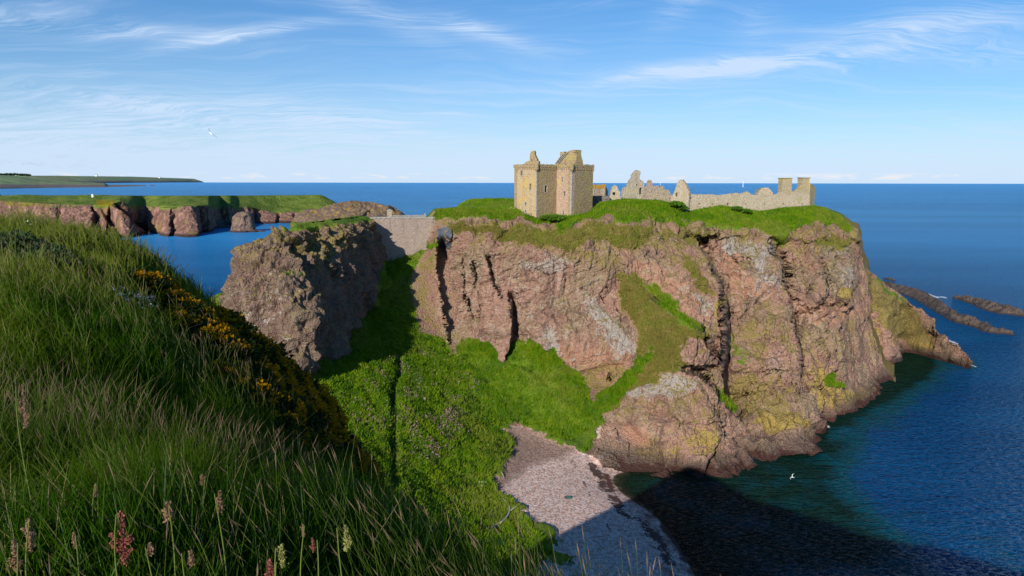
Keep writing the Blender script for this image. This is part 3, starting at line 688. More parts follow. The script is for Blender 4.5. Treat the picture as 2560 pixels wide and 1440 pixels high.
def soil_material():
    m, t = material("turf_soil")
    pos = t.n('ShaderNodeNewGeometry').outputs['Position']
    n1 = t.noise(pos, 1.2, 6, 0.6); n2 = t.noise(pos, 9, 4, 0.6)
    z = t.n('ShaderNodeSeparateXYZ', {0: pos}).outputs[2]
    c = t.mix(n1, (0.018, 0.035, 0.008), (0.05, 0.075, 0.015)); c = t.mix(t.sstep(n2, .5, .8), c, (0.07, 0.06, 0.02))
    rk = t.mix(n1, (0.2, 0.11, 0.08), (0.35, 0.23, 0.17))
    c = t.mix(t.sstep(z, 20, 12), c, rk)
    b = t.n('ShaderNodeBump', {'Height': n2, 'Strength': 0.6, 'Distance': 0.1})
    bs = t.n('ShaderNodeBsdfPrincipled', {'Base Color': c, 'Roughness': 0.95, 'Normal': b.outputs[0]})
    bs.inputs['Specular IOR Level'].default_value = 0.1
    finish(t, bs.outputs[0]); return m
def build_spur():
    def ax(lo, hi, c, s):   # finer steps near c
        u = np.linspace(np.arcsinh((lo-c)/s), np.arcsinh((hi-c)/s), 420); return c+s*np.sinh(u)
    X, Y = np.meshgrid(ax(-80, 95, -3, 12), ax(-65, 84, 10, 12))
    V = np.stack([X, Y, ground(X, Y)], -1)
    struct(make_mesh("hillside", V, grid_faces(*X.shape), soil_material()), label="steep grassy spur in the foreground")
build_spur()

# ------------------------------------------------------------------ far headland across the bay
def far_material():
    m, t = material("far_land")
    pos = t.n('ShaderNodeNewGeometry').outputs['Position']
    z = t.n('ShaderNodeSeparateXYZ', {0: pos}).outputs[2]
    n1 = t.noise(pos, 0.06, 6, 0.62); n2 = t.noise(pos, 0.3, 4, 0.62)
    st = t.noise(t.mapping(pos, (0.22, 0.22, 0.035)), 1.0, 5, 0.65)
    rock = t.mix(t.sstep(st, 0.4, 0.65), (0.16, 0.085, 0.065), (0.40, 0.22, 0.165))
    rock = t.mix(t.m('MULTIPLY', t.sstep(n1, 0.52, 0.68), 0.7), rock, (0.27, 0.19, 0.06))
    rock = t.mix(t.sstep(t.m('ADD', t.attr('yell'), t.m('MULTIPLY', t.m('SUBTRACT', n2, .5), 1.4)), 0.45, 0.7), rock, (0.36, 0.20, 0.03))
    rock = t.mix(t.sstep(z, 4, 1.5), rock, (0.07, 0.045, 0.04))
    gr = t.mix(t.sstep(n1, .35, .65), (0.075, 0.135, 0.015), (0.18, 0.23, 0.04)); gr = t.mix(t.sstep(n2, .5, .75), gr, (0.19, 0.17, 0.05))
    gr = t.mix(t.sstep(t.m('ADD', t.attr('gorse'), t.m('MULTIPLY', t.m('SUBTRACT', n2, .5), 1.2)), 0.5, 0.75), gr, (0.22, 0.17, 0.01))
    c = t.mix(t.sstep(t.m('ADD', t.attr('lush'), t.m('MULTIPLY', t.m('SUBTRACT', n1, .5), .8)), .4, .6), rock, gr)
    b = t.n('ShaderNodeBump', {'Height': t.m('ADD', st, t.m('MULTIPLY', n2, .6)), 'Strength': 0.9, 'Distance': 4.0})
    bs = t.n('ShaderNodeBsdfPrincipled', {'Base Color': c, 'Roughness': 0.95, 'Normal': b.outputs[0]})
    bs.inputs['Specular IOR Level'].default_value = 0.1
    finish(t, bs.outputs[0]); return m
FARM = far_material()
HTOP = [(-700,484),(-80,488),(0,492),(60,489),(120,491),(200,490),(210,489),(330,491),(500,491),(620,490),(760,489),(800,488),(812,492),(835,505),(850,514)]
HRIM = [(-700,512),(-80,515),(0,500),(140,508),(240,510),(255,510),(300,500),(330,512),(440,514),(520,510),(545,514),(620,513),(650,520),(700,527),(760,525),(800,523),(850,518)]
HFOOT = [(-700,606),(-80,600),(100,600),(200,598),(300,599),(330,596),(360,584),(400,592),(430,594),(475,594),(530,588),(545,570),(575,572),(590,566),(640,562),(690,559),(750,557),(800,556),(850,555)]
def build_far():
    pxs = np.linspace(-700, 850, 1000)
    top, rim, foot = interp(pxs, HTOP), interp(pxs, HRIM)+5, interp(pxs, HFOOT)
    Yf = PZ(pxs, foot+1.5, 0)[:, 1]
    Yf = np.convolve(np.pad(Yf, 6, 'edge'), np.ones(13)/13, 'valid')
    # headlands and gullies: push the foot back in the gaps
    rows = []; lush = []
    nR = 110
    a, _ = ray(pxs, rim)
    for i in range(nR):
        t = i/(nR-1)
        py = foot+2+(rim-foot-2)*t
        Y = Yf+55*t**0.8
        for c, w, a, sl in [(140,10,20,0),(235,26,60,10),(262,12,40,-10),(372,34,80,95),(300,16,30,60),(428,14,30,5),(500,46,95,12),(560,16,40,0),(628,20,60,0),(690,12,30,0),(735,12,24,6),(780,14,30,10)]:
            q = pxs-(c-sl*t); Y = Y+a*.5*(1-t**3)*np.clip(q/7, 0, 1)*np.exp(-np.maximum(q-7, 0)/w)
        rows.append(P(pxs, py, Y)); lush.append(np.full(len(pxs), 0.0 if t < 0.9 else 0.5))
    for i in range(1, 16):
        t = i/15
        py = rim+(top-rim)*t
        Y = Yf+55+t*60
        rows.append(P(pxs, py, Y)); lush.append(np.full(len(pxs), 1.0))
    for dz, dy in ((0, 20), (-2, 80), (-10, 150), (-60, 170)):
        r = rows[-1].copy() if dy == 20 else rows[-1].copy(); k = (r[:, 1]+dy)/r[:, 1]
        r[:, :2] *= k[:, None]; r[:, 2] += dz; rows.append(r); lush.append(np.full(len(pxs), 1.0))
    V = np.array(rows); L = np.array(lush)
    n = normals_grid(V); n = np.where(n[..., 1:2] > 0, -n, n)
    amp = np.ones(V.shape[0])[:, None]*np.where(L < .9, 1.0, 0.12)
    d = fbm(V, 45, 4, 3, .55, False, (1, 1, .35))*9+(fbm(V, 22, 4, 7, .55, True, (1, 1, .25))-.3)*5
    V = V+n*(d*amp)[..., None]*np.array([1, 1, 0.25])
    px, py = proj(V)
    ye = inpoly(px, py, [(435,520),(480,520),(500,585),(440,590)], 20)*.3+inpoly(px, py, [(540,510),(575,512),(580,550),(545,545)], 10)*.4+inpoly(px, py, [(650,525),(700,530),(680,555),(650,550)], 20)*.4
    go = inpoly(px, py, [(-60,495),(150,505),(130,530),(0,530)], 14)*.8+inpoly(px, py, [(235,498),(290,500),(285,520),(240,520)], 8)*.9
    L = np.maximum(L, inpoly(px, py, [(250,500),(320,505),(330,560),(350,590),(300,590),(260,540)], 6)*0.0)
    o = make_mesh("far_headland", V, grid_faces(*V.shape[:2]), FARM, attrs={'lush': L, 'yell': ye, 'gorse': go})
    struct(o, label="flat-topped grassy headland with red cliffs across the bay")
build_far()

def rock_material(name, a, b, lich=0.0, lichc=(0.4, 0.25, 0.04), scale=1.0, wet=2.5):
    m, t = material(name)
    pos = t.n('ShaderNodeNewGeometry').outputs['Position']
    z = t.n('ShaderNodeSeparateXYZ', {0: pos}).outputs[2]
    n1 = t.noise(pos, 0.4*scale, 6, .65); n2 = t.noise(pos, 1.8*scale, 4, .65)
    c = t.mix(t.sstep(n1, .35, .65), a, b)
    c = t.mix(t.m('MULTIPLY', t.sstep(n2, .55, .75), .5), c, tuple(min(1, v*1.5) for v in b))
    if lich: c = t.mix(t.m('MULTIPLY', t.sstep(n1, .62-lich*.2, .7-lich*.2), t.sstep(z, wet, wet+4/scale)), c, lichc)
    c = t.mix(t.sstep(z, wet, wet*.35), c, (0.045, 0.03, 0.028))
    bp = t.n('ShaderNodeBump', {'Height': t.m('ADD', n1, n2), 'Strength': .9, 'Distance': 1.0/scale})
    bs = t.n('ShaderNodeBsdfPrincipled', {'Base Color': c, 'Roughness': .85, 'Normal': bp.outputs[0]})
    finish(t, bs.outputs[0]); return m
DARKROCK = rock_material("dark_rock", (0.05, 0.036, 0.03), (0.15, 0.105, 0.08), 0.0, wet=1.0)
ORROCK = rock_material("lichen_rock", (0.13, 0.085, 0.06), (0.27, 0.18, 0.115), 0.55, (0.34, 0.20, 0.03), .5, 3)
SPURROCK = rock_material("spur_rock", (0.20, 0.13, 0.095), (0.34, 0.235, 0.17), 0.35, (0.42, 0.27, 0.04), 1.0, 2.4)

def ridge_rock(name, line, mat, amp, wl, seed, nseg=160, nring=60, low=-3):
    """rock along a spine: list of (x, y, ztop, halfwidth)"""
    line = catmull(np.array(line, float), nseg, 0, False)
    d = np.gradient(line[:, :2], axis=0); d /= np.linalg.norm(d, axis=1, keepdims=True)+1e-9
    nn = np.stack([-d[:, 1], d[:, 0]], -1)
    th = np.linspace(-1, 1, nring)
    prof = np.sign(th)*np.abs(th)**1.0
    hgt = (1-np.abs(th)**1.6)
    V = np.zeros((nseg, nring, 3))
    V[..., :2] = line[:, None, :2]+nn[:, None]*prof[None, :, None]*line[:, None, 3:4]
    V[..., 2] = low+(line[:, None, 2]-low)*hgt[None]
    e = smoothstep(np.minimum(np.arange(nseg), np.arange(nseg)[::-1])/nseg, 0, 0.07)[:, None]
    V[..., 2] = low+(V[..., 2]-low)*e
    N = fbm(V, wl, 4, seed, .6, True)-0.3
    M = fbm(V, wl*2.5, 3, seed+5)
    V[..., 2] += (N*amp+M*amp*1.4)*np.maximum(hgt[None], .15)*e
    V[..., 0] += fbm(V, wl, 3, seed+9)*amp*1.2; V[..., 1] += fbm(V, wl, 3, seed+19)*amp*1.2
    return make_mesh(name, V, grid_faces(nseg, nring, flip=True), mat)
def wl_pt(px, py, z=0): return PZ(px, py, z)

# orange tinted skerry beyond the wall
o = ridge_rock("coastal_rocks", [(*P(740, 545, 1000)[:2], 14, 60), (*P(800, 535, 1000)[:2], 22, 80), (*P(850, 530, 1000)[:2], 27, 90), (*P(900, 525, 1010)[:2], 28, 90), (*P(945, 525, 1010)[:2], 27, 80), (*P(975, 530, 1000)[:2], 20, 50), (*P(992, 538, 990)[:2], 4, 22)], ORROCK, 7, 26, 3, 200, 90)
tag(o, "broken orange-brown rocks ending the far headland, seen above the curtain wall", "rocks")
# small stack standing in the bay
def blob_rock(name, c, levels, mat, amp, wl, seed, nr=90, na=150):
    """levels: (z, rx, ry, dx, dy) outline radii by height"""
    lv = catmull(np.array(levels, float), nr, 0, False); th = np.linspace(0, 2*pi, na, endpoint=False)
    V = np.zeros((nr, na, 3))
    V[..., 0] = c[0]+lv[:, None, 3]+lv[:, None, 1]*np.cos(th); V[..., 1] = c[1]+lv[:, None, 4]+lv[:, None, 2]*np.sin(th); V[..., 2] = lv[:, None, 0]
    ctr = np.array([c[0], c[1], 0]); dirv = V-V.mean(1, keepdims=True); dirv[..., 2] = 0
    dirv /= np.linalg.norm(dirv, axis=-1, keepdims=True)+1e-6
    k = np.minimum(1, lv[:, 1]/max(lv[:, 1].max()*.3, 1e-6))[:, None]
    nz = (fbm(V, wl, 4, seed, .6, True, (1, 1, .6))-.3)*amp+fbm(V, wl*2, 3, seed+3)*amp
    V += dirv*(nz*k)[..., None]; V[..., 2] += fbm(V, wl, 3, seed+7)*amp*.5
    V = np.concatenate([V, V[-1:].mean(1, keepdims=True)*np.ones((1, na, 1))], 0)
    return make_mesh(name, V, grid_faces(nr+1, na, wrap=True), mat)
SR = rock_material("bay_rock", (0.13, 0.08, 0.065), (0.30, 0.19, 0.14), 0.2, (0.2, 0.17, 0.06), .5, 3)
c = PZ(600, 582, 0)
o = blob_rock("sea_stack", (c[0], c[1]+14), [(-3, 20, 18, 2, 0), (1, 17, 16, 1, 0), (3, 13.5, 13, -1, 0), (10, 12.5, 12, -1, 0), (17, 11, 11, -.5, 0), (21, 9.5, 10, 1, 0), (23.5, 6.5, 7, 1.5, 0), (24.3, 1.5, 2, 1.5, 0)], SR, 2.6, 9, 5)
tag(o, "squat reddish sea stack standing alone in the bay", "sea stack")
c = PZ(640, 580, 0)
o = ridge_rock("shore_rock", [(c[0]-6, c[1], 1.5, 5), (c[0]+2, c[1], 2.0, 5), (c[0]+12, c[1]-1, .8, 3)], DARKROCK, .8, 4, 5, 60, 20, -2)
tag(o, "low dark ledge reaching right from the foot of the small sea stack", "rock")
o = ridge_rock("shore_rock", [(*PZ(537, 572, 0)[:2], 8, 12), (*PZ(560, 568, 0)[:2], 10, 14), (*PZ(582, 570, 0)[:2], 6, 10)], DARKROCK, 4, 10, 15, 60, 24, -2)
tag(o, "heap of dark boulders in the shaded cove behind the small sea stack", "rock")
o = ridge_rock("shore_rock", [(*P(-40, 500, 900)[:2], 52, 40), (*P(-5, 495, 900)[:2], 45, 25), (*P(14, 505, 900)[:2], 33, 8)], DARKROCK, 2, 20, 15, 60, 24, -2)
tag(o, "dark rock tip just poking over the far headland at the left edge", "rock")

# sloping rock spur on the right and the reefs
def build_right_spur():
    A = [ # rows down the spine: ridge (back) and foot (front) points in the picture with depths
      (2165, 668, 212, 2165, 900, 199), (2185, 684, 216, 2195, 905, 200), (2225, 715, 219, 2228, 912, 207), (2262, 742, 222, 2256, 880, 214), (2295, 772, 222, 2290, 868, 214), (2330, 800, 220, 2320, 872, 210), (2362, 838, 217, 2360, 888, 207), (2392, 862, 214, 2392, 902, 205), (2418, 893, 211, 2418, 908, 206), (2430, 906, 209, 2430, 909, 208)]
    A = catmull(np.array(A, float), 260, 0, False); nr = 130; V = np.zeros((nr+30, 260, 3))
    for i in range(nr):
        t = i/(nr-1)
        px = A[:, 0]+(A[:, 3]-A[:, 0])*t; py = A[:, 1]+(A[:, 4]+4-A[:, 1])*t
        Y = A[:, 2]+(PZ(A[:, 3], A[:, 4]+4, 0)[:, 1]-A[:, 2])*t**0.9
        V[30+i] = P(px, py, Y)
    for j in range(30):
        q = V[30].copy(); k = (30-j)/30*26
        q[:, 0] += k*.35; q[:, 1] += k; q[:, 2] -= k*1.6; V[j] = q
    n = normals_grid(V); n = np.where(n[..., 2:3] < 0, -n, n)
    mk = masks(V)
    hard = 1-np.clip(mk['lush']+mk['dry']*.6, 0, .9)
    dsp = fbm(V, 9, 3, 21)*2.2+((fbm(V@np.array([[1, 0, 0], [0, 1, .3], [.5, .3, 1]]), 5, 4, 27, .6, True, (.5, 1, 1))-.3)*1.8+fbm(V, 1.5, 3, 31)*.5)*(.25+.75*hard)
    V += n*(dsp*smoothstep(V[..., 2], -1, 3))[..., None]
    for k in ('brown', 'weed', 'path'): mk[k] = np.zeros(V.shape[:2])
    struct(make_mesh("cliff_spur", V, grid_faces(*V.shape[:2]), LAND, attrs=mk), label="sloping lichened rock spur at the seaward end of the cliff")
build_right_spur()
c = PZ(2222, 905, 0)
o = blob_rock("shore_boulder", (c[0]-1, c[1]+7), [(-2, 9, 7, 0, 0), (1, 8, 7, 0, 0), (4, 6.6, 6, -.5, 0), (7, 4.2, 4, -1, 0), (8.6, .8, 1, -1, 0)], SPURROCK, 1.0, 4, 8)
tag(o, "big rounded brown boulder in the cove between cliff foot and spur", "rock")
def reef(pts, lab, seed, amp=.8):
    L = []
    for (px, py, z, w) in pts:
        q = PZ(px, py, 0); L.append((q[0], q[1], z*.8, w*.62))
    o = ridge_rock("reef", L, DARKROCK, amp*1.5, 3.2, seed, 240, 50, -1.5); tag(o, lab, "reef", "dark reefs off the cliff"); return o
reef([(2205, 702, 1, 4), (2240, 722, 3.2, 9), (2290, 738, 4.2, 10), (2340, 765, 3.6, 9), (2395, 800, 3.2, 7), (2440, 812, 3.2, 7), (2480, 828, 2.4, 6), (2512, 832, 2, 3), (2542, 838, 1, 2)], "long dark reef running from behind the spur out to the right", 41, 1.1)
reef([(2375, 742, 1, 2), (2410, 748, 2.6, 6), (2450, 760, 3, 8), (2490, 775, 4.4, 9), (2525, 782, 4, 9), (2572, 790, 1, 4)], "shorter dark reef lying farther out at the right edge", 47, 1.1)
reef([(2208, 694, .6, 3), (2225, 698, 1.2, 4), (2238, 701, .5, 3)], "tiny dark rock breaking the surface behind the grassy spur", 53, .5)
o = ridge_rock("shore_rock", [(*PZ(2196, 925, 0)[:2], 2.0, 2.5), (*PZ(2215, 935, 0)[:2], 2.0, 2.5), (*PZ(2236, 944, 0)[:2], .7, 1.5)], SPURROCK, .5, 2, 5, 60, 20, -1)
tag(o, "narrow brown ledge at the cliff foot, washed by foam", "rock")

# ------------------------------------------------------------------ far coast
def coast(name, pts, label, seed, tree=False, mat=None):
    """pts: (px, py_top, py_foot)"""
    pts = np.array(pts, float); pxs = np.linspace(pts[0, 0], pts[-1, 0], 500)
    top = np.interp(pxs, pts[:, 0], pts[:, 1]); foot = np.interp(pxs, pts[:, 0], pts[:, 2])
    Y = PZ(pxs, foot, 0)[:, 1]; rows = []; L = []
    V0 = P(pxs, foot+.4, Y*.995); nR = 60
    cz = np.interp(pxs, pts[:, 0], pts[:, 3])
    for i in range(nR):
        t = i/(nR-1); py = foot+.4+(top-foot-.4)*t
        rows.append(P(pxs, py, Y*(1+.28*t**1.5))); L.append(np.where(t > cz, 1.0, 0.0))
    for dz, k in ((0, 1.05), (-80, 1.08), (-300, 1.1)):
        r = rows[-1].copy(); r[:, :2] *= k; r[:, 2] += dz; rows.append(r); L.append(np.ones(len(pxs)))
    V = np.array(rows); L = np.array(L)
    wob = fbm(V, 500, 4, seed, .55, True)
    V[..., 2] += wob*5*smoothstep(V[..., 2], 0, 20)
    return struct(make_mesh(name, V, grid_faces(*V.shape[:2]), mat, attrs={'lush': L}), label=label)
def coast_material():
    m, t = material("coast_land")
    pos = t.n('ShaderNodeNewGeometry').outputs['Position']
    fld = t.n('ShaderNodeTexVoronoi', {'Vector': t.mapping(pos, (1, .45, 1)), 'Scale': .0028})
    fc = t.n('ShaderNodeSeparateColor', {0: fld.outputs['Color']})
    n1 = t.noise(pos, .006, 5, .65)
    g = t.mix(fc.outputs[0], (0.11, 0.18, 0.06), (0.24, 0.32, 0.11)); g = t.mix(t.sstep(fc.outputs[1], .7, .8), g, (0.2, 0.19, 0.08))
    g = t.mix(t.sstep(n1, .55, .68), g, (0.03, 0.05, 0.025))
    rk = t.mix(n1, (0.06, 0.05, 0.05), (0.2, 0.14, 0.11))
    c = t.mix(t.sstep(t.m('ADD', t.attr('lush'), t.m('MULTIPLY', t.m('SUBTRACT', n1, .5), .9)), .4, .6), rk, g)
    bs = t.n('ShaderNodeBsdfPrincipled', {'Base Color': c, 'Roughness': .95})
    finish(t, bs.outputs[0]); return m
CM = coast_material()
coast("distant_coast", [(-700,436,462,.05),(-60,440,462,.05),(60,441,462,.1),(140,441,461,.2),(220,442,460,.3),(330,443,458.5,.35),(420,446,457.6,.4),(480,448,456.9,.4),(520,450,456.6,.4),(542,455.4,456.6,.4)], "pale far coast running to a point on the horizon", 3, mat=CM)
coast("near_coast", [(-700,436,475,.3),(-60,439,474,.3),(0,440,474,.32),(50,444,473,.35),(100,452,472,.4),(160,456,471,.5),(220,458,470.5,.5),(262,460,470,.55),(270,464,469.5,1),(330,464,467.8,1.1),(365,464.5,467,1.1),(372,466.5,467,1.1)], "green fields and dark low cliffs of the coast at the left", 9, mat=CM)
o = ridge_rock("reef", [(*PZ(376, 465.6, 0)[:2], 8, 20), (*PZ(381, 465.6, 0)[:2], 12, 40), (*PZ(386, 465.8, 0)[:2], 6, 20)], DARKROCK, 3, 40, 3, 40, 16, -2)
tag(o, "speck of dark rock off the tip of the distant left coast", "reef")

# ------------------------------------------------------------------ sea
def water_material():
    m, t = material("sea_water")
    pos = t.n('ShaderNodeNewGeometry').outputs['Position']
    sep = t.n('ShaderNodeSeparateXYZ', {0: pos}); Y = sep.outputs[1]
    dist = t.n('ShaderNodeVectorMath', {0: pos}, operation='LENGTH').outputs[1]
    sh = t.attr('shallow')
    n1 = t.noise(pos, 0.25, 4, .6); n0 = t.noise(t.mapping(pos, (.35, 1, 1)), 0.02, 4, .6)
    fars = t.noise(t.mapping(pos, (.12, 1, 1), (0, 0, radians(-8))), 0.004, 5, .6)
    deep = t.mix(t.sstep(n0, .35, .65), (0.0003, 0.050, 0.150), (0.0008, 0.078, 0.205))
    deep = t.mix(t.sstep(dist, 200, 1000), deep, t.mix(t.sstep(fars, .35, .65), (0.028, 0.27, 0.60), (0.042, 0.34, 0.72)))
    teal = t.mix(n1, (0.0005, 0.042, 0.065), (0.002, 0.085, 0.105))
    sn = t.m('ADD', sh, t.m('MULTIPLY', t.m('SUBTRACT', t.noise(pos, 0.12, 6, .68), .5), .75))
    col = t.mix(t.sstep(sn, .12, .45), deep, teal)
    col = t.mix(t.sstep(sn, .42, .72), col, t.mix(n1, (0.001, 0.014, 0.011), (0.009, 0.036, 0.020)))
    # waves
    w1 = t.noise(t.mapping(pos, (1, 2.4, 1), (0, 0, radians(-24))), .22, 3, .55, .3)
    w2 = t.noise(t.mapping(pos, (1, 2.2, 1), (0, 0, radians(-32))), .85, 4, .6, .2)
    w3 = t.noise(t.mapping(pos, (1, 2.0, 1), (0, 0, radians(-15))), 2.8, 2, .5)
    calm = t.sstep(t.attr('calm'), 0.0, 1.0, 1.0, 0.35)
    h = t.m('ADD', t.m('ADD', t.m('MULTIPLY', w1, .75), t.m('MULTIPLY', w2, .42)), t.m('MULTIPLY', w3, .07))
    h = t.m('MULTIPLY', h, calm)
    fade = t.lstep(dist, 80, 1500, 1.0, 0.35)
    bump = t.n('ShaderNodeBump', {'Height': h, 'Strength': fade, 'Distance': 1.0})
    bump2 = t.n('ShaderNodeBump', {'Height': h, 'Strength': 1.0, 'Distance': t.lstep(dist, 150, 1500, 2.2, 9.0)})
    dif = t.n('ShaderNodeBsdfDiffuse', {'Color': col, 'Normal': bump2.outputs[0]})
    gl = t.n('ShaderNodeBsdfGlossy', {'Color': (1, 1, 1, 1), 'Roughness': t.lstep(dist, 100, 2500, .08, .28), 'Normal': bump.outputs[0]})
    fr = t.n('ShaderNodeFresnel', {'IOR': 1.333, 'Normal': bump.outputs[0]}).outputs[0]
    fr = t.m('MULTIPLY', fr, t.lstep(dist, 100, 2500, .075, .18))
    fr = t.m('MULTIPLY', fr, t.sstep(sh, .35, .75, 1.0, .35))
    fr = t.m('MULTIPLY', fr, t.lstep(t.m('ADD', w2, t.m('MULTIPLY', t.m('SUBTRACT', w3, .5), .7)), .44, .66, .1, 3.4))
    # the bed shows through where it is shallow
    trn = t.n('ShaderNodeBsdfTransparent', {'Color': (.55, .62, .5, 1)})
    body = t.n('ShaderNodeMixShader', {0: t.m('MULTIPLY', t.sstep(t.attr('clear'), .78, 1.0), .7), 1: dif.outputs[0], 2: trn.outputs[0]})
    sf = t.n('ShaderNodeMixShader', {0: fr, 1: body.outputs[0], 2: gl.outputs[0]})
    # foam where swell meets rock
    fn = t.noise(pos, 1.3, 5, .7)
    fm = t.m('MULTIPLY', t.sstep(t.m('ADD', t.attr('foam'), t.m('MULTIPLY', t.m('SUBTRACT', fn, .5), 1.3)), .75, .95), .8)
    fo = t.n('ShaderNodeBsdfDiffuse', {'Color': (.75, .78, .8, 1)})
    sf = t.n('ShaderNodeMixShader', {0: fm, 1: sf.outputs[0], 2: fo.outputs[0]})
    finish(t, sf.outputs[0]); return m
def build_sea():
    m = water_material()
    th = np.linspace(radians(-62), radians(62), 500)
    r = np.concatenate([np.linspace(30, 420, 420), np.geomspace(425, 90000, 130)])
    T, R = np.meshgrid(th, r); X = R*np.sin(T)/np.cos(T)*np.cos(T)+0; Y = R*np.cos(T)
    V = np.stack([X, Y, 0*X], -1); px, py = proj(V)
    bed = np.where((X > -60) & (X < 210) & (Y > 60) & (Y < 260), VALF(np.clip(X, -60, 210), np.clip(Y, 60, 260)), -20)
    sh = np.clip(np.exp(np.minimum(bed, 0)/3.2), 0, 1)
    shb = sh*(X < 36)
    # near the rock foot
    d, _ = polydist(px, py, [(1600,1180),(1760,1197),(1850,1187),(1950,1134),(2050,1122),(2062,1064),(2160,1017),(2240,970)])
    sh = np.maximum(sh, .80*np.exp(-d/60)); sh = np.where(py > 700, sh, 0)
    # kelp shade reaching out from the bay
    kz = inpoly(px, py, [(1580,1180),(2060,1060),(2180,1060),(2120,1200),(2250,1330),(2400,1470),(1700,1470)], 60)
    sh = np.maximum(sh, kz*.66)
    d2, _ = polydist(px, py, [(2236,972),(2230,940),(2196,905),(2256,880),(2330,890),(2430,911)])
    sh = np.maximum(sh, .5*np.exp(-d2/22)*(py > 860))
    foam = .72*np.exp(-(d/7)**2)*(py > 960)*smoothstep(fbm(V, 14, 3, 4), -.05, .25)
    for pts, w in (([(2300,728),(2345,742)], 4), ([(2352,740),(2372,744)], 3), ([(2375,850),(2398,860)], 5), ([(2052,1058),(2075,1066)], 6), ([(2205,938),(2238,950)], 4), ([(2430,911),(2440,915)], 3)):
        dd, _ = polydist(px, py, pts); foam = np.maximum(foam, 1.0*np.exp(-(dd/w)**2))
    calm = smoothstep(Y, 350, 420)*(1-smoothstep(Y, 800, 1100))*(1-smoothstep(px, 700, 800))*0.6
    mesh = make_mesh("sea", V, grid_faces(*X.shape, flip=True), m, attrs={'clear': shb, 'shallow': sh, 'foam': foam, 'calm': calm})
    struct(mesh, label="blue sea with small wind ripples")
build_sea()
# ------------------------------------------------------------------ masonry
def stone_material(name, a, b, c, moss=None, mossamt=0.0, course=2.3, mort=0.25):
    m, t = material(name)
    pos = t.n('ShaderNodeNewGeometry').outputs['Position']
    v = t.n('ShaderNodeTexVoronoi', {'Vector': t.mapping(pos, (1, 1, 1.9)), 'Scale': course, 'Randomness': .85})
    vc = t.n('ShaderNodeSeparateColor', {0: v.outputs['Color']})
    n1 = t.noise(pos, .25, 5, .6); n2 = t.noise(pos, 1.3, 5, .65)
    drip = t.noise(t.mapping(pos, (1, 1, .12)), .9, 4, .6)
    col = t.mix(vc.outputs[0], a, b)
    col = t.mix(t.m('MULTIPLY', t.sstep(vc.outputs[1], .7, .95), .7), col, c)
    col = t.mix(t.m('MULTIPLY', t.sstep(drip, .52, .75), .35), col, tuple(x*.45 for x in a))
    col = t.mix(t.m('MULTIPLY', t.sstep(n2, .5, .75), .35), col, c)
    col = t.mix(t.m('MULTIPLY', t.sstep(v.outputs['Distance'], .16, .3), mort), col, tuple(x*.35 for x in a))
    if moss: col = t.mix(t.m('MULTIPLY', t.sstep(t.m('ADD', n1, t.m('MULTIPLY', t.m('SUBTRACT', n2, .5), .4)), .62-mossamt*.25, .7-mossamt*.2), .8), col, moss)
    bp = t.n('ShaderNodeBump', {'Height': t.m('ADD', t.m('MULTIPLY', v.outputs['Distance'], -.6), t.m('MULTIPLY', n2, .5)), 'Strength': .8, 'Distance': .25})
    bs = t.n('ShaderNodeBsdfPrincipled', {'Base Color': col, 'Roughness': .9, 'Normal': bp.outputs[0]})
    bs.inputs['Specular IOR Level'].default_value = .2
    finish(t, bs.outputs[0]); return m
KEEP = stone_material("keep_sandstone", (.31, .22, .115), (.44, .325, .18), (.52, .40, .25), (.36, .29, .10), .35)  # shade of the faces turned from the sun is put into this colour
KEEP_LIT = stone_material("keep_sandstone_lit", (.46, .32, .17), (.58, .43, .25), (.62, .50, .33), (.52, .35, .11), .5)  # paler copy of the same stone for the sunlit left face
KEEPP = stone_material("keep_pink_sandstone", (.42, .27, .19), (.56, .39, .28), (.62, .47, .35), (.46, .37, .12), .35)
PALE = stone_material("pale_rubble", (.40, .32, .215), (.56, .46, .325), (.64, .55, .43), (.34, .31, .16), .1)
PINK = stone_material("pink_rubble", (.34, .25, .185), (.48, .37, .28), (.58, .48, .39), (.38, .33, .20), .1)
TAN = stone_material("tan_rubble", (.38, .31, .22), (.52, .44, .33), (.60, .54, .45), (.42, .36, .18), .3)
ORANGE = stone_material("orange_lichen_stone", (.42, .23, .06), (.55, .31, .06), (.60, .40, .12), (.5, .26, .02), .3)
YCHIM = stone_material("ochre_lichen_stone", (.38, .29, .16), (.50, .40, .25), (.58, .5, .36), (.48, .34, .09), .45)
CURT = stone_material("curtain_stone", (.34, .25, .20), (.46, .36, .29), (.54, .45, .38), (.36, .30, .2), .0, 3.0, .3)
COPE = stone_material("coping_stone", (.45, .41, .35), (.6, .56, .5), (.68, .65, .6), None, 0, 1.8, .5)
ROOFM = stone_material("stone_roof", (.25, .24, .22), (.36, .34, .31), (.42, .40, .36), None, 0, 3.5, .3)
def flat_material(name, col, rough=.8, metal=0, var=.25, scale=8.0):
    m, t = material(name)
    pos = t.n('ShaderNodeNewGeometry').outputs['Position']
    n = t.noise(pos, scale, 4, .6)
    c = t.mix(n, tuple(x*(1-var) for x in col), tuple(min(1, x*(1+var)) for x in col))
    bs = t.n('ShaderNodeBsdfPrincipled', {'Base Color': c, 'Roughness': rough, 'Metallic': metal}); finish(t, bs.outputs[0]); return m
DARK = flat_material("dark_opening", (.02, .017, .015), .95)

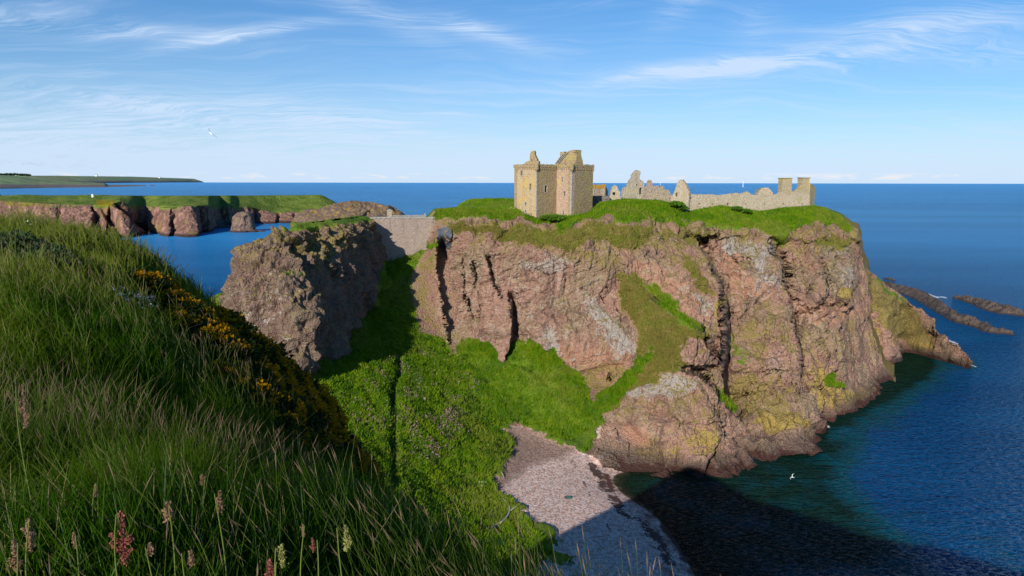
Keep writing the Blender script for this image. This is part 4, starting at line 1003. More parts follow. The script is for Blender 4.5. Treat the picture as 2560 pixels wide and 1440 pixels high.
class Plane:
    def __init__(s, p0, p1): s.p0 = np.array(p0[:2], float); d = np.array(p1[:2], float)-s.p0; s.len = np.hypot(*d); s.d = d/s.len; s.n = np.array([s.d[1], -s.d[0]])  # n looks to the viewer
    def sz(s, px, py):
        a, r = ray(px, py)
        # (a*Y, Y) = p0 + t d
        Y = (s.p0[0]*s.d[1]-s.p0[1]*s.d[0])/(a*s.d[1]-s.d[0]); t = (a*Y-s.p0[0])*s.d[0]+(Y-s.p0[1])*s.d[1]
        return np.stack([t, H+r*Y], -1)
    def poly(s, pts): pts = np.array(pts, float); return s.sz(pts[:, 0], pts[:, 1])
def voxel_wall(name, pl, poly, holes=(), thick=1.0, cell=.2, mat=None, parent=None, jit=.05, off=0.0, seed=0, rough=.0):
    poly = np.asarray(poly, float)
    if rough: # eat the outline a little
        pass
    lo, hi = poly.min(0), poly.max(0)
    ns = max(1, int(math.ceil((hi[0]-lo[0])/cell))); nz = max(1, int(math.ceil((hi[1]-lo[1])/cell)))
    cs = lo[0]+(np.arange(ns)+.5)*(hi[0]-lo[0])/ns; cz = lo[1]+(np.arange(nz)+.5)*(hi[1]-lo[1])/nz
    S, Z = np.meshgrid(cs, cz)
    if rough:
        q = np.stack([S, Z, 0*S+seed], -1); S2 = S+fbm(q, 1.1, 3, seed)*rough; Z2 = Z+fbm(q, 1.1, 3, seed+5)*rough
    else: S2, Z2 = S, Z
    M = sdf(S2, Z2, poly) > 0
    for h in holes:
        M &= ~((S > h[0]) & (S < h[2]) & (Z > h[1]) & (Z < h[3]))
    gs = np.linspace(lo[0], hi[0], ns+1); gz = np.linspace(lo[1], hi[1], nz+1)
    GS, GZ = np.meshgrid(gs, gz); q = np.stack([GS*3.7, GZ*3.7, 0*GS+seed], -1)
    js = pnoise(q+.37, seed)*jit*2; jz = pnoise(q+7.7, seed+2)*jit*2; jd = pnoise(q+3.1, seed+4)*jit*1.6
    A = np.zeros((2, nz+1, ns+1, 3))
    for k in (0, 1):
        o = off+(0 if k == 0 else -thick)+jd*(1 if k == 0 else -1)
        A[k, ..., 0] = pl.p0[0]+pl.d[0]*(GS+js)+pl.n[0]*o; A[k, ..., 1] = pl.p0[1]+pl.d[1]*(GS+js)+pl.n[1]*o; A[k, ..., 2] = GZ+jz
    idx = lambda k, i, j: k*(nz+1)*(ns+1)+i*(ns+1)+j
    I, J = np.nonzero(M); fs = [np.stack([idx(0, I, J), idx(0, I, J+1), idx(0, I+1, J+1), idx(0, I+1, J)], -1), np.stack([idx(1, I, J), idx(1, I+1, J), idx(1, I+1, J+1), idx(1, I, J+1)], -1)]
    Mp = np.pad(M, 1)
    for di, dj in ((-1, 0), (1, 0), (0, -1), (0, 1)):
        e = M & ~Mp[1+di:1+di+nz, 1+dj:1+dj+ns]; I, J = np.nonzero(e)
        if di == -1: f = [idx(0, I, J), idx(1, I, J), idx(1, I, J+1), idx(0, I, J+1)]
        elif di == 1: f = [idx(0, I+1, J), idx(0, I+1, J+1), idx(1, I+1, J+1), idx(1, I+1, J)]
        elif dj == -1: f = [idx(0, I, J), idx(0, I+1, J), idx(1, I+1, J), idx(1, I, J)]
        else: f = [idx(0, I, J+1), idx(1, I, J+1), idx(1, I+1, J+1), idx(0, I+1, J+1)]
        fs.append(np.stack(f, -1))
    Fq = np.concatenate(fs); used, inv = np.unique(Fq.ravel(), return_inverse=True)
    return make_mesh(name, A.reshape(-1, 3)[used], inv.reshape(-1, 4), mat, parent, smooth=False)
def boxes(name, lst, mat, parent=None):
    """lst of (corner origin, ax, ay, az vectors)"""
    V = []; Fq = []
    for o, ax, ay, az in lst:
        o, ax, ay, az = (np.array(v, float) for v in (o, ax, ay, az)); b = len(V)
        for k in range(8): V.append(o+ax*(k & 1)+ay*((k >> 1) & 1)+az*((k >> 2) & 1))
        Fq += [(b, b+2, b+3, b+1), (b+4, b+5, b+7, b+6), (b, b+1, b+5, b+4), (b+2, b+6, b+7, b+3), (b, b+4, b+6, b+2), (b+1, b+3, b+7, b+5)]
    return make_mesh(name, V, np.array(Fq), mat, parent, smooth=False)
def pbox(pl, s0, s1, z0, z1, front, depth):
    """box on a wall plane from 'front' metres proud going back 'depth'"""
    o = np.array([*(pl.p0+pl.d*s0+pl.n*(front-depth)), z0])
    return (o, [*(pl.d*(s1-s0)), 0], [*(pl.n*depth), 0], [0, 0, z1-z0])
def windows(pl, rects, parent, frame=.0, thick=1.0, mat=None, surround=None):
    holes = []
    for (x0, y0, x1, y1) in rects:
        a = pl.sz(x0, y1); b = pl.sz(x1, y0); holes.append((a[0], a[1], b[0], b[1]))
        w = boxes("window", [pbox(pl, a[0]-.25, b[0]+.25, a[1]-.25, b[1]+.25, -thick*.62, .12)], DARK, parent)  # near-black panel paints in the unlit interior behind the opening
        if surround:
            f = .17; L = [pbox(pl, a[0]-f, a[0]+.02, a[1]-f, b[1]+f, .06, .3), pbox(pl, b[0]-.02, b[0]+f, a[1]-f, b[1]+f, .06, .3),
                          pbox(pl, a[0]+.022, b[0]-.022, b[1]-.02, b[1]+f, .055, .3), pbox(pl, a[0]+.022, b[0]-.022, a[1]-f, a[1]+.02, .055, .3)]
            boxes("window_frame", L, surround, w)
    return holes

def build_keep():
    root = thing("castle_keep", "tall tan L-shaped stone tower, the biggest building on the promontory", "tower", (8, 196, 50.5))
    def ch(o):
        o.parent = root; o.matrix_parent_inverse = root.matrix_basis.inverted(); return o
    A = P(1293, 530, 192.5); B = P(1341, 541, 187.0); C_ = P(1391, 538, 192.3); D_ = P(1428, 541, 188.2); E = P(1481, 528, 194.9)
    u = (B-A)[:2]/np.linalg.norm((B-A)[:2]); w = (E-D_)[:2]/np.linalg.norm((E-D_)[:2])
    G = A[:2]-u*5; Fp = E[:2]-u*15; G2 = Fp-(w*np.dot(Fp-G, w)); 
    pts = [A[:2], B[:2], C_[:2], D_[:2], E[:2], Fp, G2]
    zb, zt = 48.5, 64.5
    rect = {0: [(1301.3, 426, 1306.3, 438.6), (1323.4, 459, 1328.2, 475.5), (1312.8, 504.6, 1316.2, 514), (1312.6, 525, 1316, 530.5)],
            1: [(1361.3, 463.5, 1368.6, 480.5)],
            2: [(1402, 416, 1405.2, 422.5), (1404, 442.5, 1407.5, 456), (1409.4, 478, 1413.6, 489), (1407.4, 528.5, 1410.4, 536)],
            3: [(1452, 509.5, 1455.6, 516)]}
    mats = {0: KEEP_LIT, 1: KEEP, 2: KEEPP, 3: KEEP}  # less sunlit right-hand faces are darkened by colour
    for i in range(7):
        p0, p1 = pts[i], pts[(i+1) % 7]; pl = Plane(p0, p1)
        holes = windows(pl, rect.get(i, []), root, thick=1.3, surround=COPE if i in (0, 1, 2) else None)
        L = pl.len
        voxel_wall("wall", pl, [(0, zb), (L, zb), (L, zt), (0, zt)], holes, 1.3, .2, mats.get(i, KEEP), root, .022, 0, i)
        if i < 5:  # pale dressed corner stones
            if i in (0, 2):
                q = [pbox(pl, L-(.5 if k % 2 else .32), L+.03, 50.3+k*.42, 50.3+k*.42+.36, .035, .4) for k in range(33)]
                boxes("quoins", q, COPE, root)
        # corbels and broken parapet
        nco = int(L/.75); boxes("corbels", [pbox(pl, (k+.3)*L/nco, (k+.72)*L/nco, 63.55+.0*k, 64.2, .16, .24) for k in range(nco)], KEEP, root)
        sg = np.linspace(-.2, L+.2, 40); tp = 64.95+fbm(np.stack([sg, sg*0+i*5, sg*0], -1), 1.2, 3, i)*.35
        voxel_wall("parapet", pl, [(-.2, 64.15), (L+.2, 64.15)]+[(s_, z_) for s_, z_ in zip(sg[::-1], tp[::-1])], (), .6, .2, KEEP, root, .04, .17, 40+i)
    def rounds(name, c, r, z0, z1, mat):
        th = np.linspace(0, 2*pi, 22, endpoint=False); prof = [(z0, r*.35), (z0+.35, r*.75), (z0+.7, r), (z1, r*1.02), (z1, .1)]
        V = np.array([[(c[0]+q*math.cos(a), c[1]+q*math.sin(a), z) for a in th] for z, q in prof])
        return make_mesh(name, V, grid_faces(len(prof), 22, wrap=True, flip=False), mat, root, smooth=False)
    for c, r in ((B, .62), (D_, .6), (A, .3), (E, .3)): rounds("corner_turret", c, r, 63.0, 65.05, KEEP)
    ctr = np.mean(pts, 0)
    poly = [tuple(ctr+(p-ctr)*.93)+(63.0,) for p in pts]
    make_mesh("roof", poly, [list(range(7))], ROOFM, root, smooth=False)  # unseen slab added to block light and keep the interior dark
    # gables and chimneys above the wall head
    g1 = Plane(P(1300, 500, 193.5), P(1350, 500, 190.5))
    voxel_wall("gable", g1, g1.poly([(1310, 412), (1311, 407), (1318, 403), (1324, 402), (1325, 391), (1325, 384), (1328, 380), (1328.5, 377), (1337, 377), (1337, 386), (1339.5, 393), (1343, 400), (1346.5, 404), (1347, 412)]),
               [(*g1.sz(1328.2, 402), *g1.sz(1330, 397))], .9, .17, KEEP, root, .06, 0, 61, .12)
    g2 = Plane(P(1385, 500, 196), P(1440, 500, 192))
    voxel_wall("gable", g2, g2.poly([(1386, 412), (1388, 407), (1394, 400), (1400, 391), (1399.5, 381), (1410, 380), (1411, 386), (1416, 381), (1424, 376), (1432, 377), (1437, 380), (1439, 394), (1437, 412)]), (), 2.2, .17, KEEP, root, .07, 0, 63, .15)
    rf = g2.poly([(1409, 406), (1400, 392), (1416, 382), (1426, 404)])
    for j in range(3):
        a = g2.sz(1391+j*4, 408); b = g2.sz(1409+j*6, 385-j*2); d = b-a; ln = np.hypot(*d)
        nrm = np.array([-d[1], d[0]])/ln*.14
        o = np.array([*(g2.p0+g2.d*a[0]+g2.n*.05), a[1]])
        boxes("skew_stones", [(o, [*(g2.d*d[0]), d[1]], [*(g2.n*.35), 0], [*(g2.d*nrm[0]), nrm[1]])], COPE, root)
    g3 = Plane(P(1436, 500, 191.5), P(1460, 500, 194))
    voxel_wall("chimney", g3, g3.poly([(1438, 412), (1439.5, 400), (1442, 390), (1440, 380), (1440, 375), (1454, 375), (1452.5, 383), (1454, 392), (1457, 401), (1458, 412)]), (), 1.6, .17, KEEP, root, .06, 0, 67, .1)
    cc = g1.sz(1333, 379)
    # parts were built in world space
    for c in root.children: c.matrix_parent_inverse = root.matrix_basis.inverted()
    return root
from mathutils import Matrix
def set_inv(root):
    bpy.context.view_layer.update()
    for c in root.children: c.matrix_parent_inverse = Matrix.Translation(-root.location)
r_ = build_keep(); set_inv(r_)

def px2(pts, ox, oy, sc): return [(ox+x/sc, oy+y/sc) for x, y in pts]
Z1 = lambda pts: px2(pts, 1240, 340, 5.12)
Z2 = lambda pts: px2(pts, 1640, 380, 5.12)
Z6 = lambda pts: px2(pts, 900, 500, 5.818)
def ruin(name, label, cat, y0, y1, outline, mat, holes=(), thick=.9, cell=.22, rough=.25, seed=0, part="wall", down=2.5, group=None):
    xs = [p[0] for p in outline]; x0, x1 = min(xs), max(xs)
    pl = Plane(P(x0, 500, y0), P(x1, 500, y1)); root = thing(name, label, cat, tuple(P((x0+x1)/2, max(p[1] for p in outline), (y0+y1)/2)), group=group)
    hs = windows(pl, holes, root, thick=thick)
    poly = pl.poly(outline)
    zb = poly[:, 1].min(); poly[:, 1] = np.where(poly[:, 1] < zb+1.2, poly[:, 1]-down, poly[:, 1])
    voxel_wall(part, pl, poly, hs, thick, cell, mat, root, .06, 0, seed, rough)
    return root, pl
# house with the orange lichened wall head just right of the keep
r, pl = ruin("ruined_house", "small roofless house beside the keep, its wall top bright orange with lichen", "ruin", 236, 238, Z1([(1236,765),(1236,670),(1392,670),(1392,765)]), PINK, [], seed=3, rough=.05)
voxel_wall("wall_head", pl, pl.poly(Z1([(1238,672),(1238,632),(1262,620),(1330,622),(1398,614),(1398,672)])), (), 1.1, .22, ORANGE, r, .06, .1, 5, .2)
for x in ((1238,1256),(1358,1388)): boxes("pier", [pbox(pl, pl.sz(1240+x[0]/5.12, 480)[0], pl.sz(1240+x[1]/5.12, 480)[0], pl.sz(1482, 490)[1]-2, pl.sz(1482, 471.3)[1], .2, .5)], PALE, r)
pl2 = Plane(P(1513, 500, 238), P(1519.5, 500, 248)); q = pl2.sz(1513, 488)
voxel_wall("end_wall", pl2, [(0, q[1]-2), (pl2.len, q[1]-2), (pl2.len, q[1]+1.2), (pl2.len*.5, q[1]+2.4), (0, q[1]+3.2)], (), .8, .22, PINK, r, .06, 0, 8, .2)
set_inv(r)
SHADE = stone_material("shaded_rubble", (.16, .13, .11), (.26, .21, .18), (.34, .29, .25), None, 0)  # shadow lying on the low wall is put into the stone colour
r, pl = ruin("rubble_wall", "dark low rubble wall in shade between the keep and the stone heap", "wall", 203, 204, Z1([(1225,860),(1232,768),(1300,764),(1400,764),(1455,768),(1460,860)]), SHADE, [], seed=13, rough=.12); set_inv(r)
r, pl = ruin("ruined_gable", "small triangular gable of loose white and brown stones", "ruin", 206, 206, Z1([(1450,800),(1448,755),(1465,700),(1490,655),(1510,628),(1535,632),(1560,670),(1590,720),(1605,760),(1628,775),(1632,805)]), PALE, [tuple(np.array(Z1([(1490,722),(1524,752)])).ravel())], seed=23, rough=.35, thick=1.6); set_inv(r)
r, pl = ruin("ruined_gable", "tallest jagged gable in the middle of the ruins, with a crooked overhanging tip", "ruin", 203, 206,
   Z1([(1630,815),(1625,690),(1645,668),(1680,640),(1710,570),(1735,540),(1742,500),(1765,468),(1790,440),(1812,434),(1856,452),(1850,480),(1838,500),(1845,550),(1848,580),(1878,565),(1896,590),(1900,655),(1925,690),(1930,720),(1900,780),(1885,840)]), TAN,
   [tuple(np.array(Z1([(1836,660),(1866,745)])).ravel()), tuple(np.array(Z1([(1800,612),(1812,640)])).ravel())], seed=33, rough=.3); set_inv(r)
r, pl = ruin("ruined_house", "pink roofless house with a broken chimney stub between the two gables", "ruin", 204, 207,
   Z1([(1890,845),(1893,790),(1925,700),(1922,655),(1945,640),(1948,590),(1965,562),(1985,560),(2003,600),(2008,640),(2060,636),(2092,640),(2096,672),(2106,640),(2150,640),(2156,678),(2200,690),(2228,720),(2245,755),(2260,800),(2260,850)]), PINK,
   [tuple(np.array(Z1([(1986,706),(1998,722)])).ravel())], seed=43, rough=.25); set_inv(r)
r, pl = ruin("ruined_gable", "pale grey pointed gable at the left end of the long wall", "ruin", 204, 199.5,
   Z2([(190,640),(195,570),(215,540),(245,485),(262,425),(285,358),(330,350),(362,378),(385,425),(408,470),(425,530),(420,600),(418,800),(380,790),(330,700)]), PALE,
   [tuple(np.array(Z2([(247,515),(272,568)])).ravel())], seed=53, rough=.2); set_inv(r)
r, pl = ruin("ruined_range", "long pale roofless wall with a row of small square holes, ending in two chimneys", "ruin", 200.5, 212,
   Z2([(412,800),(412,545),(430,538),(620,536),(780,545),(900,540),(1010,522),(1120,528),(1200,540),(1310,545),(1480,548),(1570,530),(1612,505),(1735,505),(1790,500),(1850,505),(1968,470),(1968,725),(1650,720),(1400,790),(1100,730),(700,730),(520,800)]), PALE,
   [tuple(np.array(Z2(q)).ravel()) for q in ([(548,648),(570,670)],[(710,645),(732,690)],[(908,650),(932,673)],[(1140,650),(1160,673)],[(1381,648),(1399,673)],[(1622,646),(1642,680)],[(1864,646),(1882,690)])], seed=63, rough=.18, down=1.0)
q0 = pl.sz(*Z2([(1615, 510)])[0]); 
def chimney(x0, x1, ytop, ybot, y, mat, depth=2.2, tip=None):
    p = Plane(pl.p0+pl.d*pl.sz(1640+x0/5.12, 460)[0], pl.p0+pl.d*pl.sz(1640+x1/5.12, 460)[0])
    zt = p.sz(1640+x0/5.12, 380+ytop/5.12)[1]; zb = p.sz(1640+x0/5.12, 380+ybot/5.12)[1]
    o = voxel_wall("chimney", p, [(0, zb-.4), (p.len, zb-.4), (p.len, zt), (0, zt)], (), depth, .22, mat, r, .05, .06, int(x0))
    boxes("chimney_cap", [pbox(p, -.18, p.len+.18, zt+.003, zt+.25, .25, depth+.4)], YCHIM, o)
chimney(1620, 1738, 334, 520, 460, YCHIM); chimney(1868, 1962, 328, 505, 460, YCHIM)
voxel_wall("gable", pl, pl.poly(Z2([(1742,512),(1790,488),(1830,440),(1862,400),(1866,512)])), (), .8, .2, YCHIM, r, .05, .03, 71, .1)
ple = Plane(pl.p0+pl.d*(pl.sz(1640+1968/5.12, 480)[0]), P(2036.5, 500, 216.5))
qe = ple.sz(2030, 470)[1]
voxel_wall("end_wall", ple, [(0, 48), (ple.len, 48), (ple.len, ple.sz(2036, 470)[1]), (ple.len*.5, ple.sz(2030, 460)[1]), (0, ple.sz(2024.6, 458)[1])], (), .9, .22, YCHIM, r, .05, 0, 73, .1)
set_inv(r)
r, pl = ruin("ruined_vault", "rounded hump of ruined masonry behind the long wall", "ruin", 222, 222, Z2([(1300,580),(1305,530),(1320,490),(1345,462),(1390,452),(1440,456),(1475,480),(1492,515),(1510,580)]), PALE, [], seed=83, rough=.3, thick=3.0); set_inv(r)
r, pl = ruin("rubble_heap", "tiny heap of stones peeping over the long wall", "ruin", 220, 220, Z2([(1100,575),(1110,525),(1150,505),(1170,500),(1200,520),(1250,530),(1260,575)]), PALE, [], seed=93, rough=.3, thick=2.0); set_inv(r)

# ------------------------------------------------------------------ curtain wall and gatehouse
cw = thing("curtain_wall", "high plain stone wall closing the gap between buttress and cliff", "wall", tuple(P(1000, 645, 187)))
pl = Plane(P(870, 500, 184), P(1115, 500, 190))
wh = windows(pl, [tuple(np.array(Z6([(46,312),(66,355)])).ravel())], cw, thick=1.5)
voxel_wall("wall", pl, pl.poly([(870,780),(870,556)]+Z6([(-60,285),(0,262),(60,258),(110,272),(340,266),(700,268),(1090,266),(1090,288),(1258,298),(1262,330),(1228,400),(1160,460),(1150,540),(1100,600),(1000,800),(900,1000)])+[(1000,780)]), wh, 1.6, .26, CURT, cw, .03, 0, 3)
sg = np.linspace(0, 1, 90); L = []
rng = np.random.RandomState(5)
top = [(896,546.5),(905,543.8),(912,544.2),(920,546.2),(960,545.4),(1020,545.8),(1086,545.4),(1087,549),(1114,551.5)]
for k in range(150):
    x = 896+(1114-896)*k/150; y = interp(x, top); a = pl.sz(x, y); s = rng.uniform(.16, .30); h = rng.uniform(.18, .42)
    L.append(pbox(pl, a[0]-s/2-.05, a[0]+s/2+.05, a[1]-.12, a[1]+h-.1, rng.uniform(.05, .2), rng.uniform(.8, 1.8)))
boxes("coping_stones", L, COPE, cw)
pl2 = Plane(pl.p0+pl.d*pl.sz(1086.5, 560)[0], P(1090, 500, 186.8))
boxes("buttress", [pbox(pl, pl.sz(1085.2, 560)[0], pl.sz(1088.2, 560)[0], pl.sz(1086, 598)[1], pl.sz(1086, 549)[1], .5, .6)], CURT, cw)
set_inv(cw)
gh = thing("gatehouse", "low stone-roofed building behind the curtain wall with a square chimney", "building", tuple(P(1015, 560, 205)))
pl = Plane(P(965, 500, 203), P(1066, 500, 206))
a = pl.sz(969.6, 560); b = pl.sz(980, 527.5)
ck = voxel_wall("chimney", pl, [(a[0], b[1]-6), (b[0], b[1]-6), (b[0], b[1]), (a[0], b[1])], (), 1.3, .2, TAN, gh, .03, 0, 7)
boxes("chimney_cap", [pbox(pl, a[0]-.12, b[0]+.12, b[1]+.003, b[1]+.22, .12, 1.55), pbox(pl, a[0]+.3, b[0]-.3, b[1]+.222, b[1]+.42, -.1, 1)], COPE, ck)
a = pl.sz(982, 541.4); b = pl.sz(1061.5, 539.0)
V = []
for s_, z_ in ((a[0], a[1]), (b[0], b[1])):
    for off, dz in ((2.4, -2.4), (0, 0), (-2.4, -2.4)):
        p = pl.p0+pl.d*s_+pl.n*off; V.append((p[0], p[1], z_+dz))
make_mesh("roof", V, [(0, 3, 4, 1), (1, 4, 5, 2), (0, 1, 2), (3, 5, 4)], ROOFM, gh, smooth=False)
boxes("roof_ridge", [pbox(pl, a[0], b[0], b[1]-.02, b[1]+.16, .15, .3)], COPE, gh)
a2 = pl.sz(1060.6, 545); b2 = pl.sz(1064.2, 534.6)
boxes("pinnacle", [pbox(pl, a2[0], b2[0], a2[1]-2, b2[1]-.25, .15, .45), pbox(pl, a2[0]+.1, b2[0]-.1, b2[1]-.25, b2[1]+.15, .03, .2)], COPE, gh)
boxes("wall", [pbox(pl, a[0]+.2, b[0]-.2, 40, a[1]-2.2, 2.1, 4.2)], TAN, gh)
set_inv(gh)

# low drystone walls, mound, railing
def drystone(label, pts, Y0, Y1, mat, seed, wid=.9, name="drystone_wall"):
    r = np.random.RandomState(seed); n = int(abs(pts[-1][0]-pts[0][0])*2.6); V = []; Fq = []
    for k in range(n):
        x = r.uniform(pts[0][0], pts[-1][0]); t = (x-pts[0][0])/(pts[-1][0]-pts[0][0]); Y = Y0+(Y1-Y0)*t+r.uniform(-wid, wid)
        yt = interp(x, [(p[0], p[1]) for p in pts]); yb = interp(x, [(p[0], p[2]) for p in pts])
        c = P(x, yt+(yb-yt)*r.rand()**1.0, Y); s = r.uniform(.18, .36)
        b = len(V)
        for i in range(8): V.append(c+np.array([(i & 1)-.5, ((i >> 1) & 1)-.5, (((i >> 2) & 1)-.5)*.75])*2*s*r.uniform(.6, 1.1, 3))
        Fq += [(b, b+2, b+3, b+1), (b+4, b+5, b+7, b+6), (b, b+1, b+5, b+4), (b+2, b+6, b+7, b+3), (b, b+4, b+6, b+2), (b+1, b+3, b+7, b+5)]
    return tag(make_mesh(name, V, np.array(Fq), mat, smooth=False), label, "wall")
drystone("longer low wall of tumbled pale stones left of the keep", [(1150,529,536),(1160,524.5,537),(1180,523,536),(1200,522.5,532),(1230,521.5,529),(1250,525,527)], 191, 197, COPE, 4)
drystone("short low wall of pale stones touching the left side of the keep", [(1253,527,529),(1265,522,529),(1278,521,531),(1292,523,533)], 196, 194, COPE, 6)
def mound():
    pts = np.array([(1120,524),(1140,521),(1155,508),(1170,500.5),(1200,497.5),(1240,497),(1275,497.5),(1300,498),(1340,503),(1370,520)], float)
    xs = np.linspace(1120, 1370, 160); top = np.interp(xs, pts[:, 0], pts[:, 1]); rows = []
    for t in np.linspace(0, 1, 40): rows.append(P(xs, 532+(top-532)*np.sin(t*pi/2), 203+26*t))
    for t in np.linspace(.05, 1, 20):
        q = rows[39].copy(); q[:, 0] *= (q[:, 1]+30*t)/q[:, 1]; q[:, 1] += 30*t; q[:, 2] -= 7*t*t; rows.append(q)
    V = np.array(rows); V[..., 2] += fbm(V, 3, 4, 8)*.5
    z = np.zeros(V.shape[:2]); mk = {k: z for k in ('dry', 'grey', 'yell', 'red', 'pebb', 'brown', 'weed', 'path')}; mk['lush'] = z+1
    struct(make_mesh("grass_mound", V, grid_faces(*V.shape[:2]), LAND, attrs=mk), label="green bank behind the low walls left of the keep"); return V
MOUND = mound()
WOODM = flat_material("weathered_wood", (.20, .15, .10), .85)
rl = thing("railing", "thin dark railing at the foot of the keep's left corner", "railing", tuple(P(1310, 535, 188)))
pl = Plane(P(1289, 500, 190.5), P(1329, 500, 185.5))
for y in (532.4, 535.2): boxes("rail", [pbox(pl, pl.sz(1290, y)[0], pl.sz(1328.5, y)[0], pl.sz(1310, y)[1]-.05, pl.sz(1310, y)[1]+.05, 0, .08)], WOODM, rl)
for x in (1291, 1307, 1328): boxes("post", [pbox(pl, pl.sz(x, 532)[0]-.07, pl.sz(x, 532)[0]+.07, pl.sz(x, 540)[1], pl.sz(x, 531.8)[1], .09, .16)], WOODM, rl)
set_inv(rl)

# rockfall netting draped on the cliff corner beside the curtain wall
def netting():
    pxs = np.linspace(1032, 2246, PROV.shape[1]); c0, c1 = np.searchsorted(pxs, 1094), np.searchsorted(pxs, 1130)
    S = PROV[:, c0:c1]; px, py = proj(S); V = []
    for t in np.linspace(0, 1, 40):
        row = []
        for j in range(S.shape[1]):
            x = pxs[c0+j]; yt = 566+abs(x-1118)*.35; yb = 622-max(0, 1104-x)*1.5
            k = np.argmin(np.abs(py[:, j]-(yt+(yb-yt)*t))); v = S[k, j].copy(); row.append(v)
        V.append(row)
    V = np.array(V)
    for _ in range(6):
        V[1:-1] = (V[:-2]+V[2:]+2*V[1:-1])/4; V[:, 1:-1] = (V[:, :-2]+V[:, 2:]+2*V[:, 1:-1])/4
    dirv = V-np.array([0, 0, H]); dirv /= np.linalg.norm(dirv, axis=-1, keepdims=True); V = V-dirv*.9
    B = V+dirv*.12; nr, nc = V.shape[:2]; A = np.concatenate([V.reshape(-1, 3), B.reshape(-1, 3)]); f = grid_faces(nr, nc); f2 = f[:, ::-1]+nr*nc
    m, t = material("dark_netting"); pos = t.n('ShaderNodeNewGeometry').outputs['Position']
    n = t.noise(t.mapping(pos, (2, 2, .3)), 1.5, 4, .6); c = t.mix(n, (.03, .036, .045), (.10, .115, .14))
    bs = t.n('ShaderNodeBsdfPrincipled', {'Base Color': c, 'Roughness': .7}); finish(t, bs.outputs[0])
    tag(make_mesh("netting", A, np.concatenate([f, f2]), m), "blue-grey netting draped over the cliff corner beside the curtain wall", "netting")
netting()

# ------------------------------------------------------------------ turbines far out at sea, gulls, things on the beach
WHITE = flat_material("white_paint", (.8, .8, .8), .5, 0, .03)
def turbine():
    root = thing("wind_turbine", "wind turbine", "wind turbine", (0, 0, 0))
    th = np.linspace(0, 2*pi, 10, endpoint=False)
    V = np.array([[(r*math.cos(a), r*math.sin(a), z) for a in th] for z, r in ((-2, 4.2), (40, 3.2), (96, 2.2), (98, .2))])
    make_mesh("mast", V, grid_faces(4, 10, wrap=True), WHITE, root)
    boxes("nacelle", [((-2.5, -6, 95), (5, 0, 0), (0, 12, 0), (0, 0, 5))], WHITE, root)
    for k in range(3):
        a = radians(90+120*k+12); d = np.array([math.cos(a), 0, math.sin(a)]); p = np.array([-math.sin(a), 0, math.cos(a)])
        c = np.array([0, -7, 97.5]); V = []
        for t, w in ((0, 1.6), (.2, 2.6), (.6, 1.7), (1, .4)):
            for s, q in ((-1, 0), (1, 0), (0, .6)): V.append(c+d*t*52+p*w*s*.8+np.array([0, q, 0]))
        Fq = []
        for i in range(3):
            for j in range(3): Fq.append((3*i+j, 3*i+(j+1) % 3, 3*i+3+(j+1) % 3, 3*i+3+j))
        make_mesh("blade", V, np.array(Fq), WHITE, root)
    return root
tb = turbine()
def copy_tree(o, parent=None):
    c = o.copy(); SC.collection.objects.link(c); c.parent = parent
    for ch in list(o.children): copy_tree(ch, c)
    return c
TB = [(1858, 9300, 0.3, "white wind turbine standing out at sea nearest to the twin chimneys"), (1651, 15000, -.2, "tiny white wind turbine on the horizon left of the pointed pale gable"), (1716, 15500, .1, "tiny white wind turbine on the horizon just right of the pointed pale gable's tip")]
for i, (px, Y, rz, lab) in enumerate(TB):
    o = tb if i == 0 else copy_tree(tb)
    o.location = (ray(px, 456)[0]*Y, Y, 0); o.rotation_euler = (0, 0, rz); o['label'] = lab; o['group'] = "wind turbines on the horizon"

GULLW = flat_material("gull_white", (.78, .78, .76), .7, 0, .05); GULLG = flat_material("gull_grey", (.38, .40, .42), .7, 0, .1)
def gull(label, loc, rot, span=1.3, lift=.18, sweep=.25, fold=0.0, cat="gull"):
    root = thing("gull", label, cat, loc); root.rotation_euler = rot
    # body lofted along y, head forward (+y)
    st = [(-.30, .012, .0), (-.22, .045, .0), (-.1, .075, .0), (.05, .085, .0), (.16, .06, .015), (.22, .045, .03), (.27, .042, .035), (.31, .02, .03), (.345, .006, .02)]
    th = np.linspace(0, 2*pi, 12, endpoint=False)
    V = np.array([[(r*math.cos(a), y, z+r*.85*math.sin(a)) for a in th] for y, r, z in st])
    make_mesh("body", V, grid_faces(len(st), 12, wrap=True), GULLW, root)
    make_mesh("tail", [(-.02, -.26, 0), (.02, -.26, 0), (.08, -.42, 0), (-.08, -.42, 0), (-.02, -.26, .01), (.02, -.26, .01), (.08, -.42, .01), (-.08, -.42, .01)],
              np.array([(0, 1, 2, 3), (7, 6, 5, 4), (0, 4, 5, 1), (1, 5, 6, 2), (2, 6, 7, 3), (3, 7, 4, 0)]), GULLW, root, smooth=False)
    for s in (-1, 1):
        sec = [(.05, .02, .17, .04), (.25, .02+.05, .18, .04+lift*.6), (.42, .02-.0, .15, .04+lift), (.58, -.10*sweep*4, .09, .04+lift*.9), (span/2, -.24*sweep*4, .015, .04+lift*.6)]
        V = []
        for x, y, c, z in sec:
            for yy, zz in ((y+c/2, z), (y, z+.012), (y-c/2, z), (y, z-.008)): V.append((s*x, yy, zz))
        Fq = []
        for i in range(len(sec)-1):
            for j in range(4): Fq.append((4*i+j, 4*i+(j+1) % 4, 4*i+4+(j+1) % 4, 4*i+4+j))
        make_mesh("wing", V, np.array(Fq), GULLG if fold else GULLW, root)
    return root
gull("grey-winged gull gliding in the open sky at upper left", tuple(P(527, 335, 62)), (.5, radians(38), radians(70)), 1.3, .1, .25, 1)
gull("white gull flying low over the dark water right of the beach", tuple(P(1982, 1192, 108)), (radians(-20), radians(-35), radians(40)), 1.35, .22, .3)

